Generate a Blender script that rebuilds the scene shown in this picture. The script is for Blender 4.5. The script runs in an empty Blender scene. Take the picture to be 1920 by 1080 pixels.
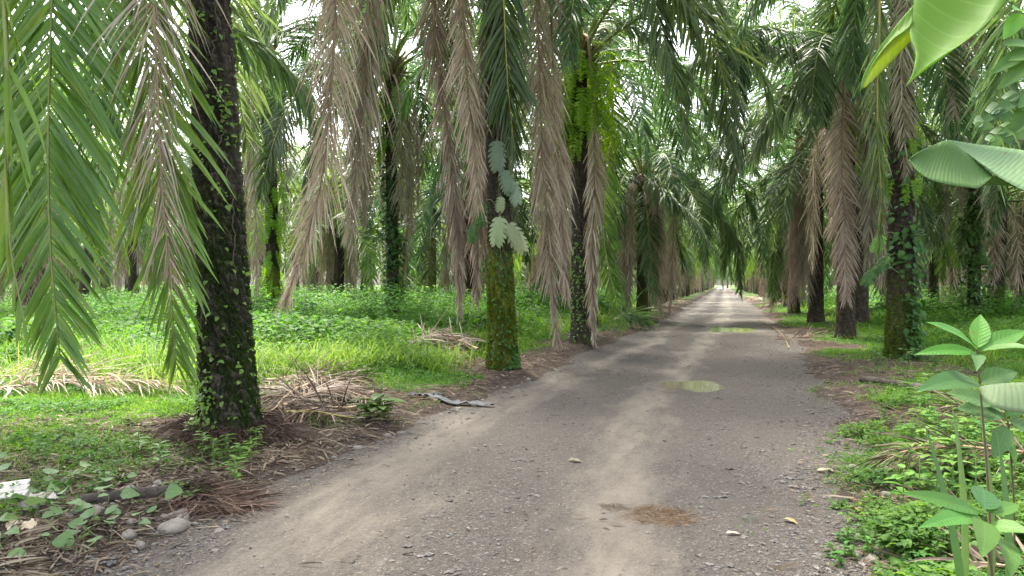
import bpy, math, random
import numpy as np
from mathutils import Vector

random.seed(7)
rng = np.random.default_rng(11)
SC = bpy.context.scene
COL = SC.collection

# ------------------------------------------------------------------ camera
F = 1400.0
YAW = math.radians(15.84)
PITCH = math.radians(0.33)
CAMZ = 1.5
cd = bpy.data.cameras.new('camera')
cam = bpy.data.objects.new('camera', cd)
COL.objects.link(cam)
cam.location = (0, 0, CAMZ)
cam.rotation_euler = (math.pi / 2 - PITCH, 0, YAW)
cd.sensor_width = 36.0
cd.lens = 36.0 * F / 1920.0
cd.clip_start = 0.05
cd.clip_end = 3000
SC.camera = cam

# ------------------------------------------------------------------ light
SUN_EL = math.radians(62)
SUN_AZ = math.radians(-35)      # compass angle, 0 = +Y (along the road), positive to +X
w = bpy.data.worlds.new('World')
SC.world = w
w.use_nodes = True
nt = w.node_tree
nt.nodes.clear()
sky = nt.nodes.new('ShaderNodeTexSky')
sky.sky_type = 'NISHITA'
sky.sun_disc = False
sky.sun_elevation = SUN_EL
sky.sun_rotation = SUN_AZ
sky.dust_density = 5.0
sky.air_density = 1.0
sky.ozone_density = 1.0
hs = nt.nodes.new('ShaderNodeHueSaturation')
hs.inputs['Saturation'].default_value = 0.4
bg = nt.nodes.new('ShaderNodeBackground')
bg.inputs['Strength'].default_value = 0.14
wo = nt.nodes.new('ShaderNodeOutputWorld')
nt.links.new(sky.outputs[0], hs.inputs['Color'])
nt.links.new(hs.outputs[0], bg.inputs['Color'])
nt.links.new(bg.outputs[0], wo.inputs['Surface'])
sd = bpy.data.lights.new('sun', 'SUN')
sd.energy = 2.3
sd.angle = math.radians(12)
sd.color = (1.0, 0.93, 0.80)
sun = bpy.data.objects.new('sun', sd)
COL.objects.link(sun)
sv = Vector((math.sin(SUN_AZ) * math.cos(SUN_EL), math.cos(SUN_AZ) * math.cos(SUN_EL), math.sin(SUN_EL)))
sun.rotation_euler = sv.to_track_quat('Z', 'Y').to_euler()
sun.location = sv * 60
SC.view_settings.view_transform = 'Standard'
SC.view_settings.look = 'None'
SC.view_settings.gamma = 1
SC.view_settings.exposure = 2.68
SC.cycles.max_bounces = 9
SC.cycles.diffuse_bounces = 5
SC.cycles.glossy_bounces = 2
SC.cycles.transmission_bounces = 6
SC.cycles.transparent_max_bounces = 8
SC.cycles.use_denoising = True

# ------------------------------------------------------------------ helpers
ca, sa = math.cos(YAW), math.sin(YAW)
RIGHT = np.array([ca, sa, 0.0])
FWD = np.array([-sa * math.cos(PITCH), ca * math.cos(PITCH), -math.sin(PITCH)])
UPV = np.cross(RIGHT, FWD)
Z = np.array([0, 0, 1.0])


def at(px, py, d):
    return np.array([0, 0, CAMZ]) + d * (FWD + RIGHT * ((px - 960) / F) + UPV * ((540 - py) / F))


def gnd(px, py):
    r = FWD + RIGHT * ((px - 960) / F) + UPV * ((540 - py) / F)
    z = 0.0
    for _ in range(4):
        t = (z - CAMZ) / r[2]
        p = r * t
        z = float(hz(np.array([p[0]]), np.array([p[1]]))[0])
    return np.array([p[0], p[1], z])


_tab = np.random.default_rng(3).random((256, 256))


def vn(x, y, s, seed=0):
    X = np.asarray(x) / s + seed * 17.3
    Y = np.asarray(y) / s + seed * 9.7
    ix = np.floor(X).astype(int); iy = np.floor(Y).astype(int)
    fx = X - ix; fy = Y - iy
    fx = fx * fx * (3 - 2 * fx); fy = fy * fy * (3 - 2 * fy)
    a = _tab[ix & 255, iy & 255]; b = _tab[(ix + 1) & 255, iy & 255]
    c = _tab[ix & 255, (iy + 1) & 255]; d = _tab[(ix + 1) & 255, (iy + 1) & 255]
    return (a * (1 - fx) + b * fx) * (1 - fy) + (c * (1 - fx) + d * fx) * fy


def ss(a, b, x):
    t = np.clip((np.asarray(x, float) - a) / (b - a), 0, 1)
    return t * t * (3 - 2 * t)


def xl(y):
    return -3.3 + 1.05 * (1 - np.exp(-np.maximum(y, 0) / 20.0))


def xr(y):
    return 1.9 - 2.2 * np.exp(-np.maximum(y, 0) / 8.0)


def dlr(x, y):
    e = (vn(x, y, 0.7, 1) - .5) * 0.4 + (vn(x, y, 0.22, 2) - .5) * 0.14 + (vn(x, y, 3.0, 5) - .5) * 0.35
    return xl(y) - x + e, x - xr(y) + e


PUD = [(-.36, 11.45, .55, .6), (.42, 25.6, .7, 1.5)]


def roadz(x, y):
    dip = 0
    for cx, cy, ax, ay in PUD:
        dip = dip + .045 * np.exp(-(((x - cx) / ax) ** 2 + ((y - cy) / ay) ** 2) * .9)
    rut = 0
    for c0, ww in ((-2.3, .22), (-1.75, .2), (-.75, .22), (-.2, .2)):
        rut = rut + np.exp(-((x - c0 - (vn(y, y, 9, 12) - .5) * .4) / ww) ** 2)
    return -dip - .014 * rut * (.4 + vn(x, y, 2.2, 14)) + .01 * (vn(x, y, .28, 13) - .5) + 0.012 * (vn(x, y, 1.3, 7) - .5) + 0.02 * (vn(x, y, 3.5, 8) - .5)


def hz(x, y):
    x = np.asarray(x, float); y = np.asarray(y, float)
    dl, dr = dlr(x, y)
    far = ss(90, 60, y)
    hl = ss(0.0, 0.45, dl) * 0.085 + ss(0.2, 2.2, dl) * 0.04
    hr = ss(0.0, 0.7, dr) * 0.055 + ss(0.8, 4, dr) * 0.10
    d = np.maximum(dl, dr)
    o = ss(0.0, 0.6, d)
    rough = (vn(x, y, 0.5, 3) - .5) * 0.05 + (vn(x, y, 0.16, 4) - .5) * 0.025 + (vn(x, y, 4, 6) - .5) * 0.16 * ss(1, 5, d)
    return roadz(x, y) - 0.03 * ss(0.1, -0.15, d) + (hl + hr) + rough * o * far


def norm(a):
    return a / np.maximum(np.linalg.norm(a, axis=-1, keepdims=True), 1e-9)


BL = {}


class MB:
    def __init__(s):
        s.l = {}; s.v = []; s.f = []; s.m = []; s.n = 0; s.sm = []

    def add(s, v, f, mat=0, smooth=True):
        if id(f) in BL: s.l[len(s.v)] = BL[id(f)][1]
        v = np.asarray(v, float).reshape(-1, 3); f = np.asarray(f, int)
        if len(f) == 0:
            return
        s.v.append(v); s.f.append(f + s.n); s.m.append(mat); s.sm.append(smooth); s.n += len(v)

    def arrays(s):
        return s

    def merge(s, o, M=None, off=0):
        base = s.n
        for v in o.v:
            s.v.append(v @ M[:3, :3].T + M[:3, 3] if M is not None else v); s.n += len(v)
        for f, m, sm in zip(o.f, o.m, o.sm):
            s.f.append(f + base); s.m.append(m + off); s.sm.append(sm)

    def mesh(s, name, mats):
        me = bpy.data.meshes.new(name)
        V = np.concatenate(s.v).astype(np.float32)
        loops = np.concatenate([f.ravel() for f in s.f]).astype(np.int32)
        tot = np.concatenate([np.full(len(f), f.shape[1]) for f in s.f])
        start = np.concatenate([[0], np.cumsum(tot)[:-1]]).astype(np.int32)
        mi = np.concatenate([np.full(len(f), m) for f, m in zip(s.f, s.m)]).astype(np.int32)
        sm = np.concatenate([np.full(len(f), q) for f, q in zip(s.f, s.sm)]).astype(bool)
        me.vertices.add(len(V)); me.vertices.foreach_set('co', V.ravel())
        me.loops.add(len(loops)); me.loops.foreach_set('vertex_index', loops)
        me.polygons.add(len(start)); me.polygons.foreach_set('loop_start', start)
        me.polygons.foreach_set('material_index', mi)
        me.polygons.foreach_set('use_smooth', sm)
        for m in mats:
            me.materials.append(m)
        if s.l:
            lv = np.zeros((len(V), 3), np.float32); lv[:, 0] = 5; o_ = 0
            for i_, v_ in enumerate(s.v):
                if i_ in s.l: lv[o_:o_ + len(v_)] = s.l[i_]
                o_ += len(v_)
            a_ = me.attributes.new('lv', 'FLOAT_VECTOR', 'POINT'); a_.data.foreach_set('vector', lv.ravel())
        me.update(calc_edges=True)
        me.validate()
        return me

    def build(s, name, mats, parent=None, loc=None, recentre=False):
        if not isinstance(mats, (list, tuple)):
            mats = [mats]
        if recentre:
            c = np.array(loc, float)
            s.v = [v - c for v in s.v]
        return obj(name, s.mesh(name, mats), parent, loc)


def obj(name, me, parent=None, loc=None):
    o = bpy.data.objects.new(name, me)
    COL.objects.link(o)
    if loc is not None:
        o.location = tuple(loc)
    if parent is not None:
        o.parent = parent
    return o


def tag(o, label=None, cat=None, group=None, kind=None):
    if label: o['label'] = label
    if cat: o['category'] = cat
    if group: o['group'] = group
    if kind: o['kind'] = kind
    return o


def strips(P, D, W, L, wd, k, S=4, prof=None, fold=0.0, g=Z * -1, clampz=False):
    """n ribbons from P along D, bending towards g; returns verts, quads"""
    n = len(P)
    P = P.copy(); D = norm(D)
    if prof is None:
        prof = [0.5, 1.0, 0.95, 0.65, 0.06] if S == 4 else list(np.interp(np.linspace(0, 1, S + 1), [0, .2, .5, .8, 1], [.45, 1, .95, .6, .05]))
    cols = 3 if fold else 2
    V = np.zeros((n, S + 1, cols, 3))
    k = np.broadcast_to(np.asarray(k, float), (n,))
    for s in range(S + 1):
        Wp = norm(W - D * np.sum(W * D, -1, keepdims=True))
        h = (wd * prof[s] * .5)[:, None]
        if fold:
            N = np.cross(D, Wp)
            V[:, s, 0] = P - Wp * h; V[:, s, 1] = P + N * h * fold; V[:, s, 2] = P + Wp * h
        else:
            V[:, s, 0] = P - Wp * h; V[:, s, 1] = P + Wp * h
        if s < S:
            D = norm(D + g * (k * (0.5 + s / S))[:, None])
            P = P + D * (L / S)[:, None]
            if clampz:
                zz = hz(P[:, 0], P[:, 1]) + 0.01 + 0.02 * s / S
                P[:, 2] = np.maximum(P[:, 2], zz)
    per = (S + 1) * cols
    q = []
    for s in range(S):
        for c in range(cols - 1):
            a = s * cols + c
            q.append([a, a + 1, a + 1 + cols, a + cols])
    q = np.array(q)
    Fq = (np.arange(n) * per)[:, None, None] + q[None]
    return V.reshape(-1, 3), Fq.reshape(-1, 4)


def tube(P, R, n=6, squash=None, cap=True):
    P = np.asarray(P, float); m = len(P)
    T = np.gradient(P, axis=0); T = norm(T)
    ref = np.array([0, 0, 1.0]) if abs(T[0][2]) < .9 else np.array([1.0, 0, 0])
    A = norm(np.cross(T, ref)); B = np.cross(T, A)
    R = np.broadcast_to(np.asarray(R, float), (m,))
    th = np.linspace(0, 2 * math.pi, n, endpoint=False)
    sq = 1.0 if squash is None else squash
    V = P[:, None] + R[:, None, None] * (np.cos(th)[None, :, None] * A[:, None] + sq * np.sin(th)[None, :, None] * B[:, None])
    i = np.arange(m - 1)[:, None]; j = np.arange(n)[None]
    a = i * n + j; b = i * n + (j + 1) % n
    f = np.stack([a, b, b + n, a + n], -1).reshape(-1, 4)
    return V.reshape(-1, 3), f


def spline(pts, n):
    p = np.asarray(pts, float)
    p = np.vstack([2 * p[0] - p[1], p, 2 * p[-1] - p[-2]])
    out = []
    for i in range(1, len(p) - 2):
        t = np.linspace(0, 1, 16, endpoint=False)[:, None]
        a, b, c, d = p[i - 1], p[i], p[i + 1], p[i + 2]
        out.append(.5 * ((2 * b) + (-a + c) * t + (2 * a - 5 * b + 4 * c - d) * t ** 2 + (-a + 3 * b - 3 * c + d) * t ** 3))
    out.append(p[-2][None])
    q = np.vstack(out)
    s = np.concatenate([[0], np.cumsum(np.linalg.norm(np.diff(q, axis=0), axis=1))])
    u = np.linspace(0, s[-1], n)
    return np.stack([np.interp(u, s, q[:, k]) for k in range(3)], -1), s[-1]


def bendpath(el, length, stiff, n=34, curl=0.0, vertical_cap=True):
    """frond midrib leaving the origin at elevation el (deg) in the +X direction and sagging"""
    d = np.array([math.cos(math.radians(el)), 0, math.sin(math.radians(el))])
    p = np.zeros(3); out = [p.copy()]
    for i in range(n - 1):
        t = i / (n - 1)
        d = norm(d + np.array([0, 0, -1]) * stiff * (0.35 + 1.5 * t) / n + np.array([0, curl * t / n, 0]))
        p = p + d * length / (n - 1)
        out.append(p.copy())
    return np.array(out)


def frond(path, side, nl=90, Lm=0.85, wd=0.04, pet=0.16, a0=65, a1=28, plum=0.3, grav=0.18, S=4, fold=0.5,
          r0=0.05, r1=0.006, miss=0.03, rs=6, seed=0, clampz=False, jitter=0.08, up=None, lenvar=.12, twist=0.0, gap=0.0):
    R = np.random.default_rng(seed)
    m = len(path)
    T = norm(np.gradient(path, axis=0))
    mb = MB()
    tt = np.linspace(0, 1, m)
    rad = r1 + (r0 - r1) * (1 - tt) ** 1.3
    rad[:3] *= np.array([1.7, 1.35, 1.1])[:len(rad[:3])]
    V, f = tube(path, rad, rs, squash=.7)
    mb.add(V, f, 1)
    t = np.linspace(0, 1, nl) + R.normal(0, .25 / nl, nl)
    t = np.clip(t, 0, 1)
    side = np.asarray(side, float)
    for sg in (-1, 1):
        keep = R.random(nl) > miss
        if gap:
            keep &= vn(t * 10 + sg * 3, np.full(nl, seed * 1.3), .9, seed) > gap
        ts = t[keep]; n = len(ts)
        if n == 0:
            continue
        u = pet + (1 - pet) * ts
        P = np.stack([np.interp(u, tt, path[:, k]) for k in range(3)], -1)
        Tt = norm(np.stack([np.interp(u, tt, T[:, k]) for k in range(3)], -1))
        sd_ = norm(side - Tt * (Tt @ side)[:, None])
        if twist:
            N0 = np.cross(sd_, Tt); an = twist * ts[:, None]
            sd_ = sd_ * np.cos(an) + N0 * np.sin(an)
        N = np.cross(sd_, Tt)
        if up is not None:
            fl = np.sign(N @ np.asarray(up, float)); fl[fl == 0] = 1
            N = N * fl[:, None]
        wob = (vn(ts * 16 + sg * 5, np.full(n, seed * .7), 1, seed) - .5) * 2
        a = np.radians(a0 + (a1 - a0) * ts + R.normal(0, 4, n) + wob * jitter * 110)
        e = R.normal(0.12, plum, n)
        D = Tt * np.cos(a)[:, None] + sd_ * (sg * np.sin(a) * np.cos(e))[:, None] + N * (np.sin(a) * np.sin(e))[:, None]
        D = norm(D + R.normal(0, jitter, (n, 3)))
        Lf = Lm * (0.42 + .58 * ss(0, .22, ts)) * (1 - .62 * ss(.62, 1.02, ts)) * R.normal(1, lenvar, n).clip(.35, 1.4) * (1 + wob * lenvar)
        W = Tt + N * R.normal(0, .45, n)[:, None]
        V, f = strips(P, D, W, Lf, wd * R.uniform(.8, 1.15, n) * (0.6 + .4 * (Lf / Lm)), grav * R.uniform(.6, 1.4, n), S, fold=fold, clampz=clampz)
        mb.add(V, f, 0)
    return mb


# ------------------------------------------------------------------ materials
def newmat(name):
    m = bpy.data.materials.new(name); m.use_nodes = True
    n = m.node_tree.nodes; n.clear()
    return m, n, m.node_tree.links


def leafmat(name, cols, rough=.45, transl=.3, tcol=None, spec=.5, streak=0.25, objvar=.12, noise=6.0, vein=0, vk=.6, vs=1.0):
    m, n, l = newmat(name)
    geo = n.new('ShaderNodeNewGeometry')
    ramp = n.new('ShaderNodeValToRGB')
    el = ramp.color_ramp.elements
    while len(el) < len(cols): el.new(.5)
    for i, c in enumerate(cols):
        el[i].position = i / max(1, len(cols) - 1); el[i].color = (*c, 1)
    tc = n.new('ShaderNodeTexCoord')
    nz = n.new('ShaderNodeTexNoise'); nz.inputs['Scale'].default_value = noise; nz.inputs['Detail'].default_value = 3
    l.new(tc.outputs['Object'], nz.inputs['Vector'])
    oi = n.new('ShaderNodeObjectInfo')
    a = n.new('ShaderNodeMath'); a.operation = 'MULTIPLY_ADD'
    l.new(geo.outputs['Random Per Island'], a.inputs[0]); a.inputs[1].default_value = .7
    sc = n.new('ShaderNodeMath'); sc.operation = 'MULTIPLY_ADD'
    l.new(nz.outputs['Fac'], sc.inputs[0]); sc.inputs[1].default_value = streak * 2; sc.inputs[2].default_value = .15 - streak
    l.new(sc.outputs[0], a.inputs[2])
    l.new(a.outputs[0], ramp.inputs['Fac'])
    hv = n.new('ShaderNodeHueSaturation')
    mr = n.new('ShaderNodeMapRange'); mr.inputs['To Min'].default_value = 1 - objvar * 1.6; mr.inputs['To Max'].default_value = 1 + objvar * 1.6
    l.new(oi.outputs['Random'], mr.inputs['Value']); l.new(mr.outputs[0], hv.inputs['Value'])
    mh = n.new('ShaderNodeMath'); mh.operation = 'MULTIPLY'; mh.inputs[1].default_value = 7.31
    fr = n.new('ShaderNodeMath'); fr.operation = 'FRACT'
    l.new(oi.outputs['Random'], mh.inputs[0]); l.new(mh.outputs[0], fr.inputs[0])
    mr2 = n.new('ShaderNodeMapRange'); mr2.inputs['To Min'].default_value = .5 - objvar * .12; mr2.inputs['To Max'].default_value = .5 + objvar * .12
    l.new(fr.outputs[0], mr2.inputs['Value']); l.new(mr2.outputs[0], hv.inputs['Hue'])
    l.new(ramp.outputs[0], hv.inputs['Color'])
    p = n.new('ShaderNodeBsdfPrincipled')
    p.inputs['Roughness'].default_value = rough
    p.inputs['Specular IOR Level'].default_value = spec
    if vein:
        def mt(op, a, b=None, c=None):
            q = n.new('ShaderNodeMath'); q.operation = op
            for i_, v_ in enumerate((a, b, c)):
                if v_ is None: continue
                if isinstance(v_, (int, float)): q.inputs[i_].default_value = v_
                else: l.new(v_, q.inputs[i_])
            return q.outputs[0]
        at_ = n.new('ShaderNodeAttribute'); at_.attribute_name = 'lv'
        sx = n.new('ShaderNodeSeparateXYZ'); l.new(at_.outputs['Vector'], sx.inputs[0])
        au = mt('ABSOLUTE', sx.outputs[0])
        ph = mt('MULTIPLY', mt('SUBTRACT', sx.outputs[1], mt('MULTIPLY', au, vk)), vein)
        tri = mt('ABSOLUTE', mt('SUBTRACT', mt('FRACT', ph), .5))
        line = mt('SMOOTH_MIN', 1.0, mt('MAXIMUM', mt('MULTIPLY', mt('SUBTRACT', .10, tri), 10), 0), .1)
        rib = mt('MAXIMUM', mt('SUBTRACT', 1, mt('MULTIPLY', au, 22)), 0)
        both = mt('MAXIMUM', mt('MULTIPLY', line, .55), rib)
        both = mt('MULTIPLY', both, vs)
        vm = n.new('ShaderNodeMix'); vm.data_type = 'RGBA'; vm.blend_type = 'MIX'
        hl = n.new('ShaderNodeHueSaturation'); hl.inputs['Value'].default_value = 1.6; hl.inputs['Saturation'].default_value = .8
        l.new(hv.outputs[0], hl.inputs['Color'])
        l.new(both, vm.inputs['Factor']); l.new(hv.outputs[0], vm.inputs[6]); l.new(hl.outputs[0], vm.inputs[7])
        # scattered brown blemishes
        bn = n.new('ShaderNodeTexNoise'); bn.inputs['Scale'].default_value = 26; bn.inputs['Detail'].default_value = 4
        l.new(tc.outputs['Object'], bn.inputs['Vector'])
        bm = n.new('ShaderNodeMapRange'); bm.inputs['From Min'].default_value = .70; bm.inputs['From Max'].default_value = .74; bm.inputs['To Max'].default_value = .7
        l.new(bn.outputs['Fac'], bm.inputs['Value'])
        vb = n.new('ShaderNodeMix'); vb.data_type = 'RGBA'; l.new(bm.outputs[0], vb.inputs['Factor']); l.new(vm.outputs[2], vb.inputs[6]); vb.inputs[7].default_value = (.16, .11, .04, 1)
        class _O: pass
        hv = _O(); hv.outputs = [vb.outputs[2]]
        bu = n.new('ShaderNodeBump'); bu.inputs['Strength'].default_value = .35; bu.inputs['Distance'].default_value = .004
        l.new(tri, bu.inputs['Height']); l.new(bu.outputs[0], p.inputs['Normal'])
    l.new(hv.outputs[0], p.inputs['Base Color'])
    out = n.new('ShaderNodeOutputMaterial')
    if transl:
        t = n.new('ShaderNodeBsdfTranslucent')
        hb = n.new('ShaderNodeHueSaturation'); hb.inputs['Value'].default_value = 1.5; hb.inputs['Hue'].default_value = .485; hb.inputs['Saturation'].default_value = 1.1
        l.new(hv.outputs[0], hb.inputs['Color']); l.new(hb.outputs[0], t.inputs['Color'])
        mx = n.new('ShaderNodeMixShader'); mx.inputs[0].default_value = transl
        l.new(p.outputs[0], mx.inputs[1]); l.new(t.outputs[0], mx.inputs[2]); l.new(mx.outputs[0], out.inputs[0])
    else:
        l.new(p.outputs[0], out.inputs[0])
    return m


def rockmat(name, c1, c2, scale=8, rough=.85, bump=.4, c3=None, fine=60):
    m, n, l = newmat(name)
    tc = n.new('ShaderNodeTexCoord')
    nz = n.new('ShaderNodeTexNoise'); nz.inputs['Scale'].default_value = scale; nz.inputs['Detail'].default_value = 8; nz.inputs['Roughness'].default_value = .65
    l.new(tc.outputs['Object'], nz.inputs['Vector'])
    r = n.new('ShaderNodeValToRGB'); e = r.color_ramp.elements
    e[0].position = .3; e[0].color = (*c1, 1); e[1].position = .7; e[1].color = (*c2, 1)
    if c3:
        x = e.new(.5); x.color = (*c3, 1)
    l.new(nz.outputs['Fac'], r.inputs['Fac'])
    oi = n.new('ShaderNodeNewGeometry')
    hv = n.new('ShaderNodeHueSaturation'); mr = n.new('ShaderNodeMapRange')
    mr.inputs['To Min'].default_value = .6; mr.inputs['To Max'].default_value = 1.45
    l.new(oi.outputs['Random Per Island'], mr.inputs['Value']); l.new(mr.outputs[0], hv.inputs['Value']); l.new(r.outputs[0], hv.inputs['Color'])
    p = n.new('ShaderNodeBsdfPrincipled'); p.inputs['Roughness'].default_value = rough
    l.new(hv.outputs[0], p.inputs['Base Color'])
    n2 = n.new('ShaderNodeTexNoise'); n2.inputs['Scale'].default_value = fine; n2.inputs['Detail'].default_value = 6
    l.new(tc.outputs['Object'], n2.inputs['Vector'])
    b = n.new('ShaderNodeBump'); b.inputs['Strength'].default_value = bump; b.inputs['Distance'].default_value = .02
    l.new(n2.outputs['Fac'], b.inputs['Height']); l.new(b.outputs[0], p.inputs['Normal'])
    out = n.new('ShaderNodeOutputMaterial'); l.new(p.outputs[0], out.inputs[0])
    return m


def trunkmat(name, dark=(.02, .017, .013), mid=(.075, .06, .047), moss=(.07, .11, .012), moss2=(.02, .045, .01), mtop=0.0, mamt=.5, mfade=1.0):
    """rough dark bark, moss thinning above height mtop"""
    m, n, l = newmat(name)
    tc = n.new('ShaderNodeTexCoord')
    mp = n.new('ShaderNodeMapping'); mp.inputs['Scale'].default_value = (1, 1, 2.2)
    l.new(tc.outputs['Object'], mp.inputs['Vector'])
    nz = n.new('ShaderNodeTexNoise'); nz.inputs['Scale'].default_value = 9; nz.inputs['Detail'].default_value = 10; nz.inputs['Roughness'].default_value = .7
    l.new(mp.outputs[0], nz.inputs['Vector'])
    r = n.new('ShaderNodeValToRGB'); e = r.color_ramp.elements
    e[0].position = .35; e[0].color = (*dark, 1); e[1].position = .72; e[1].color = (*mid, 1)
    l.new(nz.outputs['Fac'], r.inputs['Fac'])
    mn = n.new('ShaderNodeTexNoise'); mn.inputs['Scale'].default_value = 3.2; mn.inputs['Detail'].default_value = 9; mn.inputs['Roughness'].default_value = .72
    l.new(tc.outputs['Object'], mn.inputs['Vector'])
    sp = n.new('ShaderNodeSeparateXYZ'); l.new(tc.outputs['Object'], sp.inputs[0])
    mr = n.new('ShaderNodeMapRange'); mr.inputs['From Min'].default_value = mtop; mr.inputs['From Max'].default_value = mtop + mfade
    mr.inputs['To Min'].default_value = mamt; mr.inputs['To Max'].default_value = mamt * .25
    l.new(sp.outputs['Z'], mr.inputs['Value'])
    ad = n.new('ShaderNodeMath'); ad.operation = 'ADD'; l.new(mn.outputs['Fac'], ad.inputs[0]); l.new(mr.outputs[0], ad.inputs[1])
    mm = n.new('ShaderNodeMapRange'); mm.inputs['From Min'].default_value = .72; mm.inputs['From Max'].default_value = .88
    l.new(ad.outputs[0], mm.inputs['Value'])
    mc = n.new('ShaderNodeTexNoise'); mc.inputs['Scale'].default_value = 22; mc.inputs['Detail'].default_value = 5
    l.new(tc.outputs['Object'], mc.inputs['Vector'])
    rm = n.new('ShaderNodeValToRGB'); e = rm.color_ramp.elements
    e[0].position = .35; e[0].color = (*moss2, 1); e[1].position = .65; e[1].color = (*moss, 1)
    l.new(mc.outputs['Fac'], rm.inputs['Fac'])
    mx = n.new('ShaderNodeMix'); mx.data_type = 'RGBA'
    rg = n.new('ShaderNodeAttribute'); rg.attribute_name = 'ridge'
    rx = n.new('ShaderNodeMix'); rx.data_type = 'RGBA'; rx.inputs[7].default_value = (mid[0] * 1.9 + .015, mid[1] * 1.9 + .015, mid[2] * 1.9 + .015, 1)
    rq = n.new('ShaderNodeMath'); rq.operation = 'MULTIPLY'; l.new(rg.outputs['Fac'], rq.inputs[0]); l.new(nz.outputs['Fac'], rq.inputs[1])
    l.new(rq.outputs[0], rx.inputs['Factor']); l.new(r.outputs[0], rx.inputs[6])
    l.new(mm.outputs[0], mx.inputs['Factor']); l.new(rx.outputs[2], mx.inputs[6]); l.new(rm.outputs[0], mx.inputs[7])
    p = n.new('ShaderNodeBsdfPrincipled'); p.inputs['Roughness'].default_value = .9; p.inputs['Specular IOR Level'].default_value = .25
    l.new(mx.outputs[2], p.inputs['Base Color'])
    bn = n.new('ShaderNodeTexNoise'); bn.inputs['Scale'].default_value = 40; bn.inputs['Detail'].default_value = 8; bn.inputs['Roughness'].default_value = .7
    l.new(mp.outputs[0], bn.inputs['Vector'])
    b = n.new('ShaderNodeBump'); b.inputs['Strength'].default_value = .9; b.inputs['Distance'].default_value = .03
    l.new(bn.outputs['Fac'], b.inputs['Height']); l.new(b.outputs[0], p.inputs['Normal'])
    out = n.new('ShaderNodeOutputMaterial'); l.new(p.outputs[0], out.inputs[0])
    return m


M = {}
M['green'] = leafmat('palm_leaf_green', [(.032, .072, .026), (.052, .105, .034), (.08, .15, .044), (.15, .21, .07)], rough=.36, transl=.42, spec=.6, objvar=.2)
M['fresh'] = leafmat('palm_leaf_fresh', [(.06, .12, .02), (.085, .17, .028), (.12, .22, .035), (.19, .23, .05)], rough=.45, transl=.32)
M['lime'] = leafmat('palm_leaf_lime', [(.05, .10, .02), (.09, .17, .03), (.14, .24, .045)], rough=.45, transl=.4)
M['dead'] = leafmat('palm_leaf_dead', [(0.171, 0.136, 0.101), (0.262, 0.215, 0.160), (0.363, 0.303, 0.236), (0.464, 0.408, 0.332)], rough=.7, transl=.1, spec=.25, objvar=.22, streak=.45, noise=2.2)
M['deadpink'] = leafmat('palm_leaf_dry', [(0.213, 0.161, 0.110), (0.319, 0.253, 0.180), (0.408, 0.340, 0.261), (0.478, 0.423, 0.339)], rough=.65, transl=.1, spec=.3, objvar=.1, streak=.45, noise=2.2)
M['rachis'] = rockmat('rachis_green', (.10, .14, .03), (.20, .22, .05), 3, .5, .1)
M['rachisy'] = rockmat('rachis_yellow', (.30, .26, .06), (.42, .36, .10), 3, .5, .1)
M['rachisd'] = rockmat('rachis_dead', (.20, .13, .08), (.34, .24, .16), 3, .7, .2)
M['petiole'] = rockmat('petiole_brown', (.12, .085, .04), (.26, .19, .09), 4, .7, .5)
M['fern'] = leafmat('fern_leaf', [(.10, .21, .02), (.17, .32, .03), (.26, .44, .05)], rough=.55, transl=.5, spec=.25)
M['vine'] = leafmat('vine_leaf', [(.025, .075, .015), (.045, .115, .022), (.08, .17, .035)], rough=.5, transl=.3, spec=.3)
M['vinebright'] = leafmat('vine_leaf_bright', [(0.085, 0.178, 0.025), (0.136, 0.272, 0.043), (0.204, 0.357, 0.060)], rough=.45, transl=.45)
M['mon'] = leafmat('monstera_leaf', [(.13, .19, .13), (.17, .235, .16), (.21, .28, .19)], rough=.45, transl=.2, objvar=.15, vein=3, vk=.6, vs=.4)
M['monpale'] = leafmat('monstera_leaf_pale', [(.24, .30, .16), (.30, .36, .2), (.34, .40, .23)], rough=.5, transl=.3, vein=3, vk=.6, vs=.3)
M['grass'] = leafmat('grass_blade', [(.040, .105, .014), (.068, .160, .022), (.115, .225, .032), (.18, .28, .055)], rough=.6, spec=.2, transl=.45, noise=.9, streak=.5)
M['weed'] = leafmat('weed_leaf', [(.025, .080, .014), (.048, .130, .022), (.085, .19, .033), (.14, .25, .05)], rough=.6, spec=.2, transl=.45, noise=1.1, streak=.6)
M['litter'] = leafmat('litter', [(0.048, 0.032, 0.022), (0.104, 0.072, 0.048), (0.176, 0.132, 0.096), (0.288, 0.232, 0.176)], rough=.8, transl=0, spec=.2)
M['straw'] = leafmat('straw', [(.15, .105, .06), (.23, .16, .085), (.31, .225, .125)], rough=.8, transl=0, spec=.2)
M['fibre'] = leafmat('palm_fibre', [(.04, .026, .018), (.09, .06, .042), (.20, .135, .095)], rough=.8, transl=0, spec=.2)
M['root'] = leafmat('roots', [(.02, .014, .011), (.045, .03, .021), (.12, .08, .056)], rough=.85, transl=0, spec=.2)
M['sheen'] = leafmat('palm_leaf_painted_sheen', [(.06, .105, .045), (.10, .15, .065), (.15, .205, .095), (.24, .28, .14)], rough=.35, transl=.35, spec=.6)  # leaf green lightened: silvery sheen of top-lit leaflets put into the colour
M['stone'] = rockmat('stone', (.09, .078, .065), (.21, .185, .155), 14, .85, .3)
M['pebble'] = rockmat('pebble', (.06, .054, .05), (.17, .155, .138), 30, .9, .2)
M['log'] = rockmat('log_bark', (.015, .012, .01), (.075, .06, .047), 9, .9, .8)
M['bigleaf'] = leafmat('broad_leaf', [(0.150, 0.315, 0.038), (0.173, 0.352, 0.045), (0.195, 0.375, 0.060)], rough=.55, spec=.3, transl=.55, noise=4, streak=.35, vein=3.2, vk=.5, vs=.45)
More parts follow.
